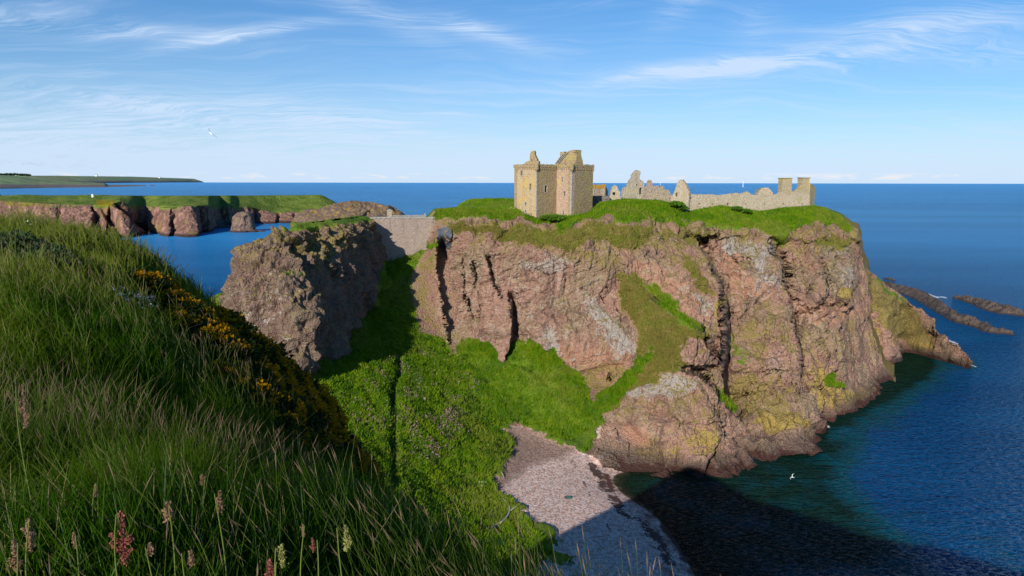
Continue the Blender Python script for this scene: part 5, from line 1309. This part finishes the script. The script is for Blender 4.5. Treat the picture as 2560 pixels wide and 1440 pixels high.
DRIFT = flat_material("driftwood", (.36, .31, .25), .9, 0, .3, 6); PALEW = flat_material("bleached_wood", (.62, .58, .50), .9, 0, .15, 6)
def valz(x, y):
    i = int(np.clip((y-66)/.36, 0, VALV.shape[0]-1)); j = int(np.clip((x+75)/.33, 0, VALV.shape[1]-1)); return VALV[i, j, 2]
def ground_pt(px, py):
    a, r = ray(px, py); Y = np.arange(85, 190, .15); X = a*Y; Z = H+r*Y
    for x, y, z in zip(X, Y, Z):
        if z <= valz(x, y): return np.array([x, y, valz(x, y)])
    return np.array([X[-1], Y[-1], 0])
def tube(path, rad, n=8):
    path = np.array(path, float); k = len(path); V = np.zeros((k, n, 3)); t = np.gradient(path, axis=0); t /= np.linalg.norm(t, axis=1, keepdims=True)+1e-9
    up = np.array([0, 0, 1.0]) if abs(t[0, 2]) < .9 else np.array([1.0, 0, 0]); a = np.cross(t, up); a /= np.linalg.norm(a, axis=1, keepdims=True)+1e-9; b = np.cross(t, a)
    th = np.linspace(0, 2*pi, n, endpoint=False); rad = np.broadcast_to(rad, (k,))
    V = path[:, None]+rad[:, None, None]*(a[:, None]*np.cos(th)[None, :, None]+b[:, None]*np.sin(th)[None, :, None])
    return V.reshape(-1, 3), grid_faces(k, n, wrap=True)
def log(name, label, cat, pxs, r0, r1, mat, branches=(), seed=0):
    pts = np.array([ground_pt(*p) for p in pxs]); pts[:, 2] += r0*.8
    pth = catmull(pts, 40, 0, False); pth += fbm(pth, 1.0, 3, seed)[:, None]*.12
    V, Fq = tube(pth, np.linspace(r0, r1, 40)*(1+.25*fbm(pth, .6, 3, seed+1)))
    Vs, Fs = [V], [Fq]; b = len(V)
    for i, d, l, r in branches:
        p0 = pth[i]; q = np.array([p0+np.array(d)*l*t+np.array([0, 0, .15])*t for t in np.linspace(0, 1, 8)]); v, f = tube(q, np.linspace(r, r*.3, 8), 6); Vs.append(v); Fs.append(f+b); b += len(v)
    tag(make_mesh(name, np.concatenate(Vs), np.concatenate(Fs), mat), label, cat)
log("driftwood_log", "thick crooked grey driftwood log lying in the grass left of the beach", "driftwood", [(1228,1327),(1240,1318),(1256,1308),(1268,1296),(1276,1280),(1272,1262)], .28, .13, DRIFT, [(30, (.8, .3, .3), 1.6, .1), (36, (-.6, .8, .3), 1.8, .08)], 3)
log("driftwood_branch", "long thin brown branch lying on the upper shingle", "driftwood", [(1270,1203),(1290,1192),(1305,1182),(1321,1173)], .11, .06, DRIFT, [(20, (.3, -.8, .2), .9, .05)], 5)
log("driftwood_branch", "short stick at the turf edge left of the long thin branch", "driftwood", [(1255,1181),(1262,1198)], .08, .05, DRIFT, (), 6)
log("driftwood_plank", "bleached white plank on the grass at the left edge of the shingle", "driftwood", [(1197,1208),(1216,1208)], .16, .14, PALEW, (), 7)
log("driftwood_plank", "bleached plank with a tapered end just below the white one", "driftwood", [(1200,1216),(1216,1214)], .10, .07, PALEW, (), 8)
g = ground_pt(1421, 1246); GREENP = flat_material("green_plastic", (.05, .11, .09), .5)
cr = thing("crate", "small dark green crate lying alone on the shingle", "crate", tuple(g), .3)
boxes("floor", [((-.55, -.35, .02), (1.1, 0, 0), (0, .7, 0), (0, 0, .04))], GREENP, cr)
for a in (((-.55, -.35, .06), (1.1, 0, 0), (0, .04, 0), (0, 0, .3)), ((-.55, .31, .06), (1.1, 0, 0), (0, .04, 0), (0, 0, .3)), ((-.55, -.31, .06), (.04, 0, 0), (0, .62, 0), (0, 0, .3)), ((.51, -.31, .06), (.04, 0, 0), (0, .62, 0), (0, 0, .3))):
    boxes("side", [a], GREENP, cr)
# specks on the far land
def hut(label, px, py, Y, w, h, name="cottage"):
    p = P(px, py, Y); root = thing(name, label, "house", tuple(p))
    boxes("wall", [((-w/2, 0, -2), (w, 0, 0), (0, w*.6, 0), (0, 0, h+2))], WHITE, root)
    make_mesh("roof", [(-w/2-.2, -.2, h), (w/2+.2, -.2, h), (w/2+.2, w*.6+.2, h), (-w/2-.2, w*.6+.2, h), (-w/2, w*.3, h*1.6), (w/2, w*.3, h*1.6)], [(0, 1, 5, 4), (2, 3, 4, 5), (0, 4, 3), (1, 2, 5)], ROOFM, root, smooth=False)
hut("tiny white hut on the flat top of the far headland", 231, 490.6, 790, 2.0, 1.4, "hut")
hut("white farmhouse speck on the far green coast", 240, 442.2, 13500, 40, 22)
hut("white cottage speck on the far coast near the point", 398, 446.2, 14500, 34, 18)
# ------------------------------------------------------------------ vegetation
RNG = np.random.RandomState(11)
def blade_material(name, greens, dead, tran=.35):
    m, t = material(name)
    tint = t.attr('tint'); ht = t.attr('along')
    pos = t.n('ShaderNodeNewGeometry').outputs['Position']; n = t.noise(pos, .45, 3, .5)
    c = t.mix(tint, greens[0], greens[1])
    c = t.mix(t.m('MULTIPLY', t.sstep(n, .4, .65), .7), c, greens[2])
    lo = t.noise(pos, .09, 3, .5); c = t.mix(t.m('MULTIPLY', t.sstep(lo, .5, .62), .5), c, (.19, .21, .03)); c = t.mix(t.m('MULTIPLY', t.sstep(lo, .46, .38), .5), c, greens[0])
    c = t.mix(t.m('MULTIPLY', t.sstep(tint, .72, .86), t.lstep(ht, 0, 1, .5, 1)), c, dead)
    d = t.n('ShaderNodeBsdfDiffuse', {'Color': c}); tr = t.n('ShaderNodeBsdfTranslucent', {'Color': t.mix(.5, c, greens[1])})
    g = t.n('ShaderNodeBsdfGlossy', {'Color': (1, 1, 1, 1), 'Roughness': .38})
    s = t.n('ShaderNodeMixShader', {0: tran, 1: d.outputs[0], 2: tr.outputs[0]})
    s = t.n('ShaderNodeMixShader', {0: .003, 1: s.outputs[0], 2: g.outputs[0]})
    finish(t, s.outputs[0]); return m
def blades(base, hgt, wid, lean, bend, az, nseg=3, tip=.12, droop=.0):
    """ribbons: base (n,3), hgt, wid, lean dir (n,2), bend amount"""
    n = len(base); k = nseg+1; t = np.linspace(0, 1, k)
    V = np.zeros((n, k, 2, 3), np.float32)
    side = np.stack([np.cos(az), np.sin(az)], -1)
    off = (t[None]**1.8)*bend[:, None]
    zz = t[None]*hgt[:, None]*(1-.35*(off/np.maximum(hgt[:, None], .01))**2*1.0)
    w = wid[:, None]*(1-(1-tip)*t[None]**1.5)*.5
    for s, sg in ((0, -1), (1, 1)):
        V[:, :, s, 0] = base[:, None, 0]+lean[:, None, 0]*off+sg*side[:, None, 0]*w
        V[:, :, s, 1] = base[:, None, 1]+lean[:, None, 1]*off+sg*side[:, None, 1]*w
        V[:, :, s, 2] = base[:, None, 2]+zz
    i = np.arange(n)[:, None]*(2*k)+np.arange(nseg)[None]*2
    Fq = np.stack([i, i+1, i+3, i+2], -1).reshape(-1, 4)
    along = np.broadcast_to(t[None, :, None], (n, k, 2)).reshape(-1)
    return V.reshape(-1, 3), Fq, along
def sample_spur(n, rmin, rmax, bias=1.0, az=(-46, 46)):
    u = RNG.rand(n)**bias; r = np.exp(np.log(rmin)+(np.log(rmax)-np.log(rmin))*u)
    a = np.radians(RNG.uniform(az[0], az[1], n)); x = r*np.sin(a); y = r*np.cos(a); return x, y, r
def keep_visible(x, y, z, slack=.9):
    V = np.stack([x, y, z+slack], -1); px, py = proj(V); r = np.hypot(x, y)
    ok = (px > -420) & (px < 2900) & (py < 1560+900/np.maximum(r, .5)) & (z > 40)
    # line of sight to a point above the root
    vis = np.ones(len(x), bool)
    for f in (.2, .35, .5, .62, .72, .8, .86, .91, .95):
        zz = H+(z+slack-H)*f; g = FSF(x*f, y*f); vis &= (zz > g-.05)
    return ok & vis
GRASSM = blade_material("grass_blades", ((.007, .027, .001), (.065, .155, .003), (.120, .170, .008)), (.25, .20, .08))
STEMM = blade_material("seed_stems", ((.05, .09, .010), (.12, .14, .03), (.11, .12, .025)), (.28, .19, .12), .3)
GZONE = [(330,680),(430,700),(540,790),(640,850),(790,1000),(950,1190),(1010,1290),(900,1235),(760,1150),(610,1060),(510,960),(440,870),(380,800),(330,740)]
def build_grass():
    x, y, r = sample_spur(500000, 1.15, 34, .62)
    z = ground(x, y); ok = keep_visible(x, y, z); x, y, z, r = x[ok], y[ok], z[ok], r[ok]
    cl = fbm(np.stack([x, y, 0*x], -1), 1.5, 3, 70); cl2 = fbm(np.stack([x, y, 0*x], -1), .5, 2, 90); px, py = proj(np.stack([x, y, z], -1))
    gz = inpoly(px, py, GZONE, 14); ok = (gz < RNG.rand(len(x))) & (smoothstep(cl2+cl*.6, -.38, .05)*.8+.2 > RNG.rand(len(x))); x, y, z, r, cl, cl2, px, py = (q[ok] for q in (x, y, z, r, cl, cl2, px, py)); gz = gz[ok]
    n = len(x)
    h = (.28+.38*RNG.rand(n))*(1+1.3*cl+.8*cl2)*np.clip(r/2.2, .55, 1)
    h = np.clip(h, .12, .85); near = r < 2.5
    h[near] *= .8
    wid = np.maximum(.0085, r*.0014)*RNG.uniform(.45, 1.4, n)
    wa = 2.6+cl*2.6+RNG.normal(0, .8, n)      # tussocks lean together, mostly downwind
    lean = np.stack([np.cos(wa), np.sin(wa)], -1)
    bend = h*RNG.uniform(.25, .95, n)*(1+.5*cl2)
    V, Fq, al = blades(np.stack([x, y, z-.03], -1), h, wid, lean, bend, RNG.uniform(-.9, .9, n), 3)
    tint = np.clip(RNG.rand(n)**1.7*.85+cl*.7+.05, 0, 1); tint = np.where(RNG.rand(n) < .07, .95, np.minimum(tint, .72+0*tint))
    o = make_mesh("tall_grass", V, Fq, GRASSM, attrs={'tint': np.repeat(tint, 8), 'along': al}); tag(o, "long green grass covering the foreground slope", "grass", kind='stuff')
    print('grass', n)
def build_seedheads():
    x, y, r = sample_spur(30000, 1.6, 30, .75)
    cl = fbm(np.stack([x, y, 0*x], -1), 3.2, 3, 170); z = ground(x, y)
    ok = keep_visible(x, y, z) & (cl+RNG.rand(len(x))*.5 > .36); x, y, z, r = x[ok], y[ok], z[ok], r[ok]; n = len(x)
    h = RNG.uniform(.55, .85, n)*np.clip(r/2.5, .6, 1); wa = 2.4+RNG.normal(0, .7, n)+fbm(np.stack([x, y, 0*x], -1), 4, 2, 5)*2
    lean = np.stack([np.cos(wa), np.sin(wa)], -1); bend = h*RNG.uniform(.15, .55, n)
    w = np.maximum(.0028, r*.0007); az = RNG.uniform(-.8, .8, n)
    V, Fq, al = blades(np.stack([x, y, z], -1), h, w, lean, bend, az, 4, .7)
    tips = V.reshape(n, 5, 2, 3).mean(2); t0 = tips[:, 4]; d = tips[:, 4]-tips[:, 3]; d /= np.linalg.norm(d, axis=1, keepdims=True)
    d[:, :2] += lean*.15
    # seed head: two crossed spindles
    L = RNG.uniform(.05, .11, n)*np.clip(r/4, .8, 1.6); W = np.maximum(.0045, r*.0007)*RNG.uniform(.7, 1.3, n)
    Vs = [V]; Fs = [Fq]; als = [al]; b = len(V); tn = [np.repeat(RNG.uniform(.1, .7, n), 10)]
    hv = RNG.rand(n)
    for k in range(2):
        sd = np.stack([np.cos(az+k*1.57), np.sin(az+k*1.57), 0*az], -1)
        q = np.stack([t0-d*.01, t0+d*(L*.35)[:, None]-sd*(W*.5)[:, None], t0+d*L[:, None], t0+d*(L*.35)[:, None]+sd*(W*.5)[:, None]], 1)
        Vs.append(q.reshape(-1, 3)); f = b+np.arange(n)[:, None]*4+np.arange(4)[None]; Fs.append(f); b += 4*n; als.append(np.ones(4*n)); tn.append(np.repeat(.76+hv*.2, 4))
    o = make_mesh("seeding_grass", np.concatenate(Vs), np.concatenate(Fs), STEMM, attrs={'tint': np.concatenate(tn), 'along': np.concatenate(als)})
    tag(o, "thin grass stems with pale purple-brown seed heads on the foreground slope", "grass", kind='stuff'); print('seed', n)
build_grass(); build_seedheads()

# ------------------------------------------------------------------ gorse along the rim of the spur
def spiky_cloud(n, rx, ry, rz, seed, size=(.05, .11), hollow=.45, w=.028):
    r = np.random.RandomState(seed); d = r.normal(size=(n, 3)); d /= np.linalg.norm(d, axis=1, keepdims=True); d[:, 2] = np.abs(d[:, 2])*1.0-.08
    lump = 1+.55*fbm(d*1.0, .7, 3, seed); rad = (hollow+(1-hollow)*r.rand(n)**.5)*lump
    c = d*rad[:, None]*np.array([rx, ry, rz]); o = d+r.normal(size=(n, 3))*.55; o /= np.linalg.norm(o, axis=1, keepdims=True)
    s = np.cross(o, r.normal(size=(n, 3))); s /= np.linalg.norm(s, axis=1, keepdims=True)+1e-9; L = r.uniform(*size, n)[:, None]; W = w*r.uniform(.6, 1.4, n)[:, None]
    q = np.stack([c-s*W, c+s*W, c+o*L+s*W*.3, c+o*L-s*W*.3], 1); return q.reshape(-1, 3), np.arange(4*n).reshape(n, 4), c, d
def leaf_mat(name, a, b, tr=.15):
    m, t = material(name); pos = t.n('ShaderNodeNewGeometry').outputs['Position']; n = t.noise(pos, 3.0, 4, .6)
    c = t.mix(n, a, b); d = t.n('ShaderNodeBsdfDiffuse', {'Color': c}); tt = t.n('ShaderNodeBsdfTranslucent', {'Color': c})
    finish(t, t.n('ShaderNodeMixShader', {0: tr, 1: d.outputs[0], 2: tt.outputs[0]}).outputs[0]); return m
GORL = leaf_mat("gorse_leaves", (.018, .035, .010), (.055, .075, .018)); GORF = leaf_mat("gorse_flowers", (.30, .14, .004), (.52, .26, .008), .2); TWIG = flat_material("twig", (.10, .075, .05), .9)
def make_gorse(seed, fl):
    root = thing("gorse_bush", "", "gorse bush")
    V, Fq, c, d = spiky_cloud(2600, .75, .75, .62, seed); make_mesh("leaves", V, Fq, GORL, root, smooth=False)
    r = np.random.RandomState(seed+50); L = []; Fs = []; b = 0
    for k in range(9):
        a = r.uniform(0, 2*pi); v, f = tube([(0, 0, -.35), (.2*cos(a), .2*sin(a), .1), (.5*cos(a), .5*sin(a), .38)], [.03, .02, .01], 5); L.append(v); Fs.append(f+b); b += len(v)
    make_mesh("stems", np.concatenate(L), np.concatenate(Fs), TWIG, root)
    V, Fq, c, d = spiky_cloud(fl, .80, .80, .68, seed+9, (.035, .06), .8, .03)
    q = V.reshape(-1, 4, 3); cn = fbm(q[:, 0], .42, 2, seed+3); keep = cn > -.02; make_mesh("blossom", q[keep].reshape(-1, 3), np.arange(4*keep.sum()).reshape(-1, 4), GORF, root, smooth=False)
    return root
def spur_pt(px, py, rmax=40):
    a, r = ray(px, py); Y = np.concatenate([np.arange(1.2, 10, .05), np.arange(10, rmax, .1)]); z = ground(a*Y, Y); zz = H+r*Y; i = np.nonzero(zz <= z)[0]
    if len(i) == 0: return None
    return np.array([a*Y[i[0]], Y[i[0]], z[i[0]]])
GB = [(368,716,.8),(395,724,.7),(345,705,.55),(300,640,.4),(430,762,.8),(460,790,.9),(442,800,.7),(500,800,.9),(535,815,1.0),(560,850,1.1),(520,850,.9),(590,880,1.2),(555,900,.9),(625,905,1.2),(600,940,1.0),(650,945,1.2),(690,960,1.2),(640,985,1.0),(720,985,1.2),(690,1010,1.1),(740,1020,1.2),(770,1040,1.2),(720,1060,.9),(800,1060,1.1),(770,1090,.9),(830,1090,1.0),(800,1120,.9),(860,1120,1.0),(880,1150,.9),(840,1150,.8),(915,1180,.8),(570,790,.9),(660,905,1.0),(740,975,1.0),(610,1000,.8),(900,1140,.8)]+[(q[0]-42, q[1]+26, q[2]*.95) for q in [(500,800,.9),(535,815,1.0),(560,850,1.1),(590,880,1.2),(600,940,1.0),(650,945,1.2),(690,960,1.2),(640,985,1.0),(690,1010,1.1),(740,1020,1.2),(770,1040,1.2),(720,1060,.9),(800,1060,1.1),(830,1090,1.0),(860,1120,1.0)]]
protos = [make_gorse(3, 3200), make_gorse(17, 1500)]
bpy.context.view_layer.update()
_k = 0
for i, (px, py, s) in enumerate(GB):
    p = spur_pt(px, py+14)
    if p is None: p = spur_pt(px-25, py+40)
    if p is None: continue
    w = i % 2; o = protos[w] if i < 2 else copy_tree(protos[w])
    o.location = p+np.array([0, 0, -.05]); sc = s*min(1.15, .55+p[1]/36); o.scale = (sc,)*3; o.rotation_euler = (0, 0, i*1.7)
    o['label'] = "dark gorse bush with orange-yellow flowers on the rim of the grassy spur"; o['group'] = "gorse bushes along the rim of the spur"
# dark leafy nettle-like shrub on the left
NETL = leaf_mat("shrub_leaves", (.03, .055, .02), (.09, .13, .055), .2)
def leafy(label, px, py, s, seed, n=2600, name="leafy_bush", mat=None, base=None, flat=.7, lsz=(.06, .12), w=.035):
    p = spur_pt(px, py) if base is None else base
    root = thing(name, label, "bush", tuple(p)); V, Fq, c, d = spiky_cloud(n, 1, 1, flat, seed, lsz, .4, w)
    make_mesh("leaves", V*s, Fq, mat or NETL, root, smooth=False)
    L = []; Fs = []; b = 0; r = np.random.RandomState(seed)
    for k in range(7):
        a = r.uniform(0, 2*pi); v, f = tube(np.array([(0, 0, -.3), (.25*cos(a), .25*sin(a), .2), (.6*cos(a), .6*sin(a), .4)])*s, np.array([.03, .02, .008])*s, 5); L.append(v); Fs.append(f+b); b += len(v)
    make_mesh("stems", np.concatenate(L), np.concatenate(Fs), TWIG, root); return root
leafy("dark leafy bush half buried in the grass at the far left edge", 30, 650, .8, 5)
leafy("broad dull green bush in the grass just right of the one at the left edge", 95, 690, .8, 8)
BUSHG = leaf_mat("elder_leaves", (.06, .16, .015), (.16, .28, .03), .35)
def plateau(px, py, Y): return P(px, py, Y)
leafy("dark green bush growing at the foot of the keep's front corner", 0, 0, 2.7, 21, 1500, base=plateau(1388, 547, 185), mat=BUSHG, flat=.36, lsz=(.12, .25), w=.09)
leafy("small bright green bush left of the dark one below the keep", 0, 0, 1.5, 22, 800, base=plateau(1362, 546, 184.5), mat=BUSHG, flat=.6, lsz=(.12, .25), w=.09)
leafy("dark bush growing against the pale pointed gable", 0, 0, 2.2, 23, 1100, base=plateau(1690, 512, 197.5), mat=BUSHG, flat=.5, lsz=(.12, .25), w=.09)
leafy("low dark bush at the bottom right of the pale gable", 0, 0, 1.7, 24, 700, base=plateau(1708, 521, 197.5), mat=BUSHG, flat=.5, lsz=(.12, .25), w=.09)
leafy("green bush under the middle of the long wall", 0, 0, 1.6, 25, 700, base=plateau(1842, 521, 200), mat=BUSHG, flat=.45, lsz=(.12, .25), w=.09)
leafy("second green bush below the long wall, farther right and lower", 0, 0, 1.7, 26, 700, base=plateau(1866, 528, 199.5), mat=BUSHG, flat=.4, lsz=(.12, .25), w=.09)

# ------------------------------------------------------------------ dock and sorrel spikes standing in the near grass
def spike_mat(name, a, b):
    return leaf_mat(name, a, b, .25)
REDS = spike_mat("sorrel_red", (.22, .06, .045), (.42, .17, .12)); BRS = spike_mat("dock_brown", (.22, .13, .07), (.40, .27, .16)); GRS = spike_mat("dock_green", (.22, .24, .06), (.42, .40, .14))
STG = leaf_mat("dock_stem", (.10, .15, .03), (.20, .22, .06), .1)
def dock(label, px, ytop, ybot, Y, mat, seed, fat=1.0, lean=0.0, branches=4):
    top = P(px+lean, ytop, Y); bot = P(px, ybot, Y); g = ground(np.array([bot[0]]), np.array([Y]))[0]
    base = np.array([bot[0], Y, g]); hh = top[2]-g; root = thing("dock_plant", label, "dock plant", tuple(base))
    r = np.random.RandomState(seed); px_m = Y/F
    ln = (top-base); path = np.array([base*0+ln*t+np.array([.02*math.sin(t*5+seed), .02*math.cos(t*4), 0])*t for t in np.linspace(0, 1, 14)])
    v, f = tube(path, np.linspace(.0045, .0015, 14), 6); make_mesh("stem", v, f, STG, root)
    spl = (ybot-ytop)*px_m; s0 = max(0, 1-spl/max(hh, .05)); L = []
    Fs = []; n = 0
    def cluster(a, b, wd, cnt):
        nonlocal n
        for k in range(cnt):
            t = r.rand(); c = a+(b-a)*t; w = wd*(1-.55*t)*(.35+.65*abs(math.sin(t*17+seed))); c = c+r.normal(size=3)*w*.5
            s = r.uniform(.002, .0048)*fat; d1 = r.normal(size=3); d1 /= np.linalg.norm(d1); d2 = np.cross(d1, r.normal(size=3)); d2 /= np.linalg.norm(d2)+1e-9
            L.extend([c-d1*s, c-d2*s*.8, c+d1*s, c+d2*s*.8]); Fs.append((n, n+1, n+2, n+3)); n += 4
    a = ln*s0; b = ln*1.0; cluster(a, b, .0125*fat, int(620*fat))
    for k in range(branches):
        t = s0+(1-s0)*r.uniform(0, .55); p = ln*t; az = r.choice([0, pi])+r.uniform(-.6, .6); l = spl*r.uniform(.18, .35)
        q = p+np.array([cos(az)*l*.6, sin(az)*l*.5, l*.85]); cluster(p, q, .008*fat, int(170*fat))
    make_mesh("flower_spike", L, np.array(Fs), mat, root, smooth=False)
    lf = []; fl = []
    for k in range(3):
        az = r.uniform(0, 2*pi); z0 = hh*r.uniform(.1, .45); d = np.array([cos(az), sin(az), .5]); sd = np.array([-sin(az), cos(az), 0]); p = ln*(z0/hh); b = len(lf)
        for t, w in ((0, .004), (.35, .017), (.7, .014), (1, .001)):
            c = p+d*.16*t-np.array([0, 0, .08])*t*t; lf += [c-sd*w, c+sd*w]
        fl += [(b+2*i, b+2*i+1, b+2*i+3, b+2*i+2) for i in range(3)]
    make_mesh("leaf", lf, np.array(fl), STG, root)
for d_ in [("tall deep red dock spike standing left of centre in the near grass", 300, 1281, 1425, 1.77, REDS, 1, 1.00, 4, 6),
  ("brown branching dock head at the lower left corner", 66, 1300, 1385, 1.77, BRS, 2, 0.88, 5, 4),
  ("brown dock spike lowest at the left edge", 30, 1352, 1440, 1.63, BRS, 3, 0.88, 6, 3),
  ("wide pale brown dock head with drooping side branches", 425, 1260, 1300, 1.97, BRS, 4, 1.20, -4, 6),
  ("upright light brown dock spike right of the wide drooping head", 546, 1230, 1285, 2.04, BRS, 5, 0.88, 4, 4),
  ("tall yellow-green dock spike standing alone at right", 868, 1314, 1385, 1.63, GRS, 6, 0.80, -2, 2),
  ("shorter green dock spike at the bottom edge", 703, 1363, 1420, 1.56, GRS, 7, 0.80, 3, 2),
  ("slim brown dock spike between the two green ones", 757, 1312, 1345, 1.97, BRS, 8, 0.56, 2, 1),
  ("small bright red sorrel spike at the bottom edge", 668, 1402, 1450, 1.50, REDS, 9, 0.80, 8, 4),
  ("little ochre dock spike between the corner docks and the tall red one", 184, 1335, 1375, 1.84, BRS, 10, 0.64, 2, 1),
  ("round pinkish brown dock head right of the tall red spike", 381, 1364, 1388, 1.77, BRS, 11, 0.88, -5, 3),
  ("leaning ochre dock spike beside the round pinkish head", 455, 1378, 1420, 1.70, BRS, 12, 0.80, 24, 2),
  ("tall bleached brown dock on the left edge, highest of them all", 50, 965, 1080, 2.31, BRS, 13, 0.80, 8, 3),
  ("tiny brown tuft of dock far left of the wide drooping head", 243, 1215, 1245, 2.18, BRS, 14, 0.72, -2, 2),
  ("small brown dock head above the upright light brown spike", 503, 1188, 1215, 2.45, BRS, 15, 0.72, 3, 2),
  ("tiny red sorrel tip left of the tall yellow-green spike", 786, 1345, 1385, 1.77, REDS, 16, 0.48, -3, 1)]:
    dock(*d_)

# ------------------------------------------------------------------ turf and herbs on the far slopes
def tufts(V, wts, n, hr, wr, name, label, mat, cat="grass", seed=0, nb=2):
    r = np.random.RandomState(seed); w = wts.ravel().astype(float); idx = r.choice(len(w), n, p=w/w.sum()); b = V.reshape(-1, 3)[idx].astype(float)+r.normal(size=(n, 3))*np.array([.15, .15, 0])
    b = np.repeat(b, nb, 0); m = len(b); cl = fbm(b, 4, 2, seed)
    h = r.uniform(*hr, m)*(1+.8*cl); az = r.uniform(-1, 1, m); wa = r.uniform(0, 2*pi, m); lean = np.stack([np.cos(wa), np.sin(wa)], -1)
    b[:, 2] -= .08
    v, f, al = blades(b, h, r.uniform(*wr, m), lean, h*r.uniform(.2, .8, m), az, 2, .35)
    tint = np.clip(r.rand(m)*.6+cl*.6+.1, 0, .7)
    o = make_mesh(name, v, f, mat, attrs={'tint': np.repeat(tint, 6), 'along': al}); return tag(o, label, cat, kind='stuff')
TURF = blade_material("turf_blades", ((.065, .155, .004), (.165, .29, .008), (.21, .275, .012)), (.20, .2, .05), .25)
DRYB = blade_material("dry_turf_blades", ((.17, .15, .03), (.33, .26, .08), (.16, .19, .025)), (.40, .30, .14), .2)
px, py = proj(VALV); fr = (px > 600) & (px < 1800) & (py < 1500)
g = VALM['lush']*(1-VALM['pebb'])*fr*(VALM['path'] < .4); tufts(VALV, (g > .4)*1.0, 120000, (.25, .75), (.10, .2), "slope_grass", "rank green grass on the slope above the beach", TURF, seed=3)
q = (PROM['lush'] > .6); tufts(PROV, q*1.0, 70000, (.2, .85), (.10, .2), "cliff_top_grass", "green turf along the cliff top and on ledges", TURF, seed=5)
q = (PROM['dry'] > .62) & (PROM['lush'] < .4); tufts(PROV, q*1.0, 85000, (.15, .55), (.10, .18), "dry_cliff_grass", "straw-coloured grass hanging on the cliff", DRYB, seed=6)
mv = MOUND[:40]; tufts(mv, np.ones(mv.shape[:2]), 5000, (.2, .5), (.12, .2), "mound_grass", "grass on the bank left of the keep", TURF, seed=8)
HERB = leaf_mat("herb_leaves", (.022, .065, .012), (.07, .14, .02), .25)
def herbs():
    r = np.random.RandomState(77); nz = fbm(VALV, 7, 3, 350); w = ((g > .6)*(px < 1330)*np.clip(nz+.12, 0, 1)**1.5).ravel(); n = 1100
    idx = r.choice(len(w), n, p=w/w.sum()); c = VALV.reshape(-1, 3)[idx].astype(float); rad = r.uniform(.25, .75, n); m = 16
    d = r.normal(size=(n, m, 3)); d /= np.linalg.norm(d, axis=-1, keepdims=True); d[..., 2] = np.abs(d[..., 2]); b = c[:, None]+d*rad[:, None, None]+np.array([0, 0, .15])
    q = b[:, :, None]+r.normal(size=(n, m, 4, 3))*.11; tag(make_mesh("slope_herbs", q.reshape(-1, 3), np.arange(4*n*m).reshape(-1, 4), HERB, smooth=False), "darker clumps of nettles and herbs on the green slope", "herbs", kind='stuff')
herbs()
def flecks(V, w, n, size, name, label, mat, seed, h=.6):
    r = np.random.RandomState(seed); w = w.ravel().astype(float); idx = r.choice(len(w), n, p=w/w.sum()); b = V.reshape(-1, 3)[idx].astype(float)+r.normal(size=(n, 3))*.2; b[:, 2] += h*r.uniform(.5, 1.2, n)
    q = b[:, None]+r.normal(size=(n, 4, 3))*size; o = make_mesh(name, q.reshape(-1, 3), np.arange(4*n).reshape(n, 4), mat, smooth=False); return tag(o, label, "flowers", kind='stuff')
PINKF = leaf_mat("campion_pink", (.36, .17, .22), (.52, .30, .36), .2); WHF = leaf_mat("white_petals", (.6, .62, .6), (.8, .8, .78), .2)
cn = fbm(VALV, 6, 3, 50)
flecks(VALV, np.clip(cn+.02, 0, 1)*np.maximum(inpoly(px, py, [(960,930),(1110,900),(1180,960),(1160,1090),(1080,1160),(1010,1130),(1010,1000)], 30), .8*inpoly(px, py, [(880,950),(960,960),(960,1060),(850,1060)], 30)), 1900, .10, "campion_flowers", "scattered pink flowers on the green slope", PINKF, 3)
flecks(VALV, (g > .5)*(.02+np.clip(cn, 0, 1)**2), 160, .06, "white_flowers", "sparse white flower heads dotted over the green slope", WHF, 4)
x, y, r = sample_spur(90000, 4, 26, .8); z = ground(x, y); a_, b_ = proj(np.stack([x, y, z], -1))
m_ = np.maximum(inpoly(a_, b_, [(270,760),(340,765),(400,795),(390,815),(300,800)], 10), np.maximum(inpoly(a_, b_, [(500,868),(560,880),(560,900),(505,885)], 8), .15*inpoly(a_, b_, [(40,570),(120,575),(110,600),(40,590)], 8))) > RNG.rand(len(x))*1.2
m_ &= keep_visible(x, y, z); b = np.stack([x, y, z+.36], -1)[m_][:700]; k = len(b)
q = b[:, None]+RNG.normal(size=(k, 4, 3))*.012*np.clip(np.hypot(b[:, 0], b[:, 1])[:, None, None]/9, .8, 2)
tag(make_mesh("daisies", q.reshape(-1, 3), np.arange(4*k).reshape(k, 4), WHF, smooth=False), "patches of small white daisies in the foreground grass", "flowers", kind='stuff')
# distant wood on the left coast
r = np.random.RandomState(2); n = 900; t = r.rand(n); xx = -60+135*t; p = P(xx, 439.8+.04*np.maximum(xx-40, 0), 9700+r.uniform(-200, 200, n)); sz = r.uniform(8, 20, n)
q = p[:, None]+r.normal(size=(n, 4, 3))*np.array([1, .6, .55])*sz[:, None, None]; q[..., 2] += 10
tag(make_mesh("distant_wood", q.reshape(-1, 3), np.arange(4*n).reshape(n, 4), leaf_mat("wood_leaves", (.02, .035, .02), (.04, .06, .03)), smooth=False), "dark wood along the skyline at the far left", "wood", kind='stuff')
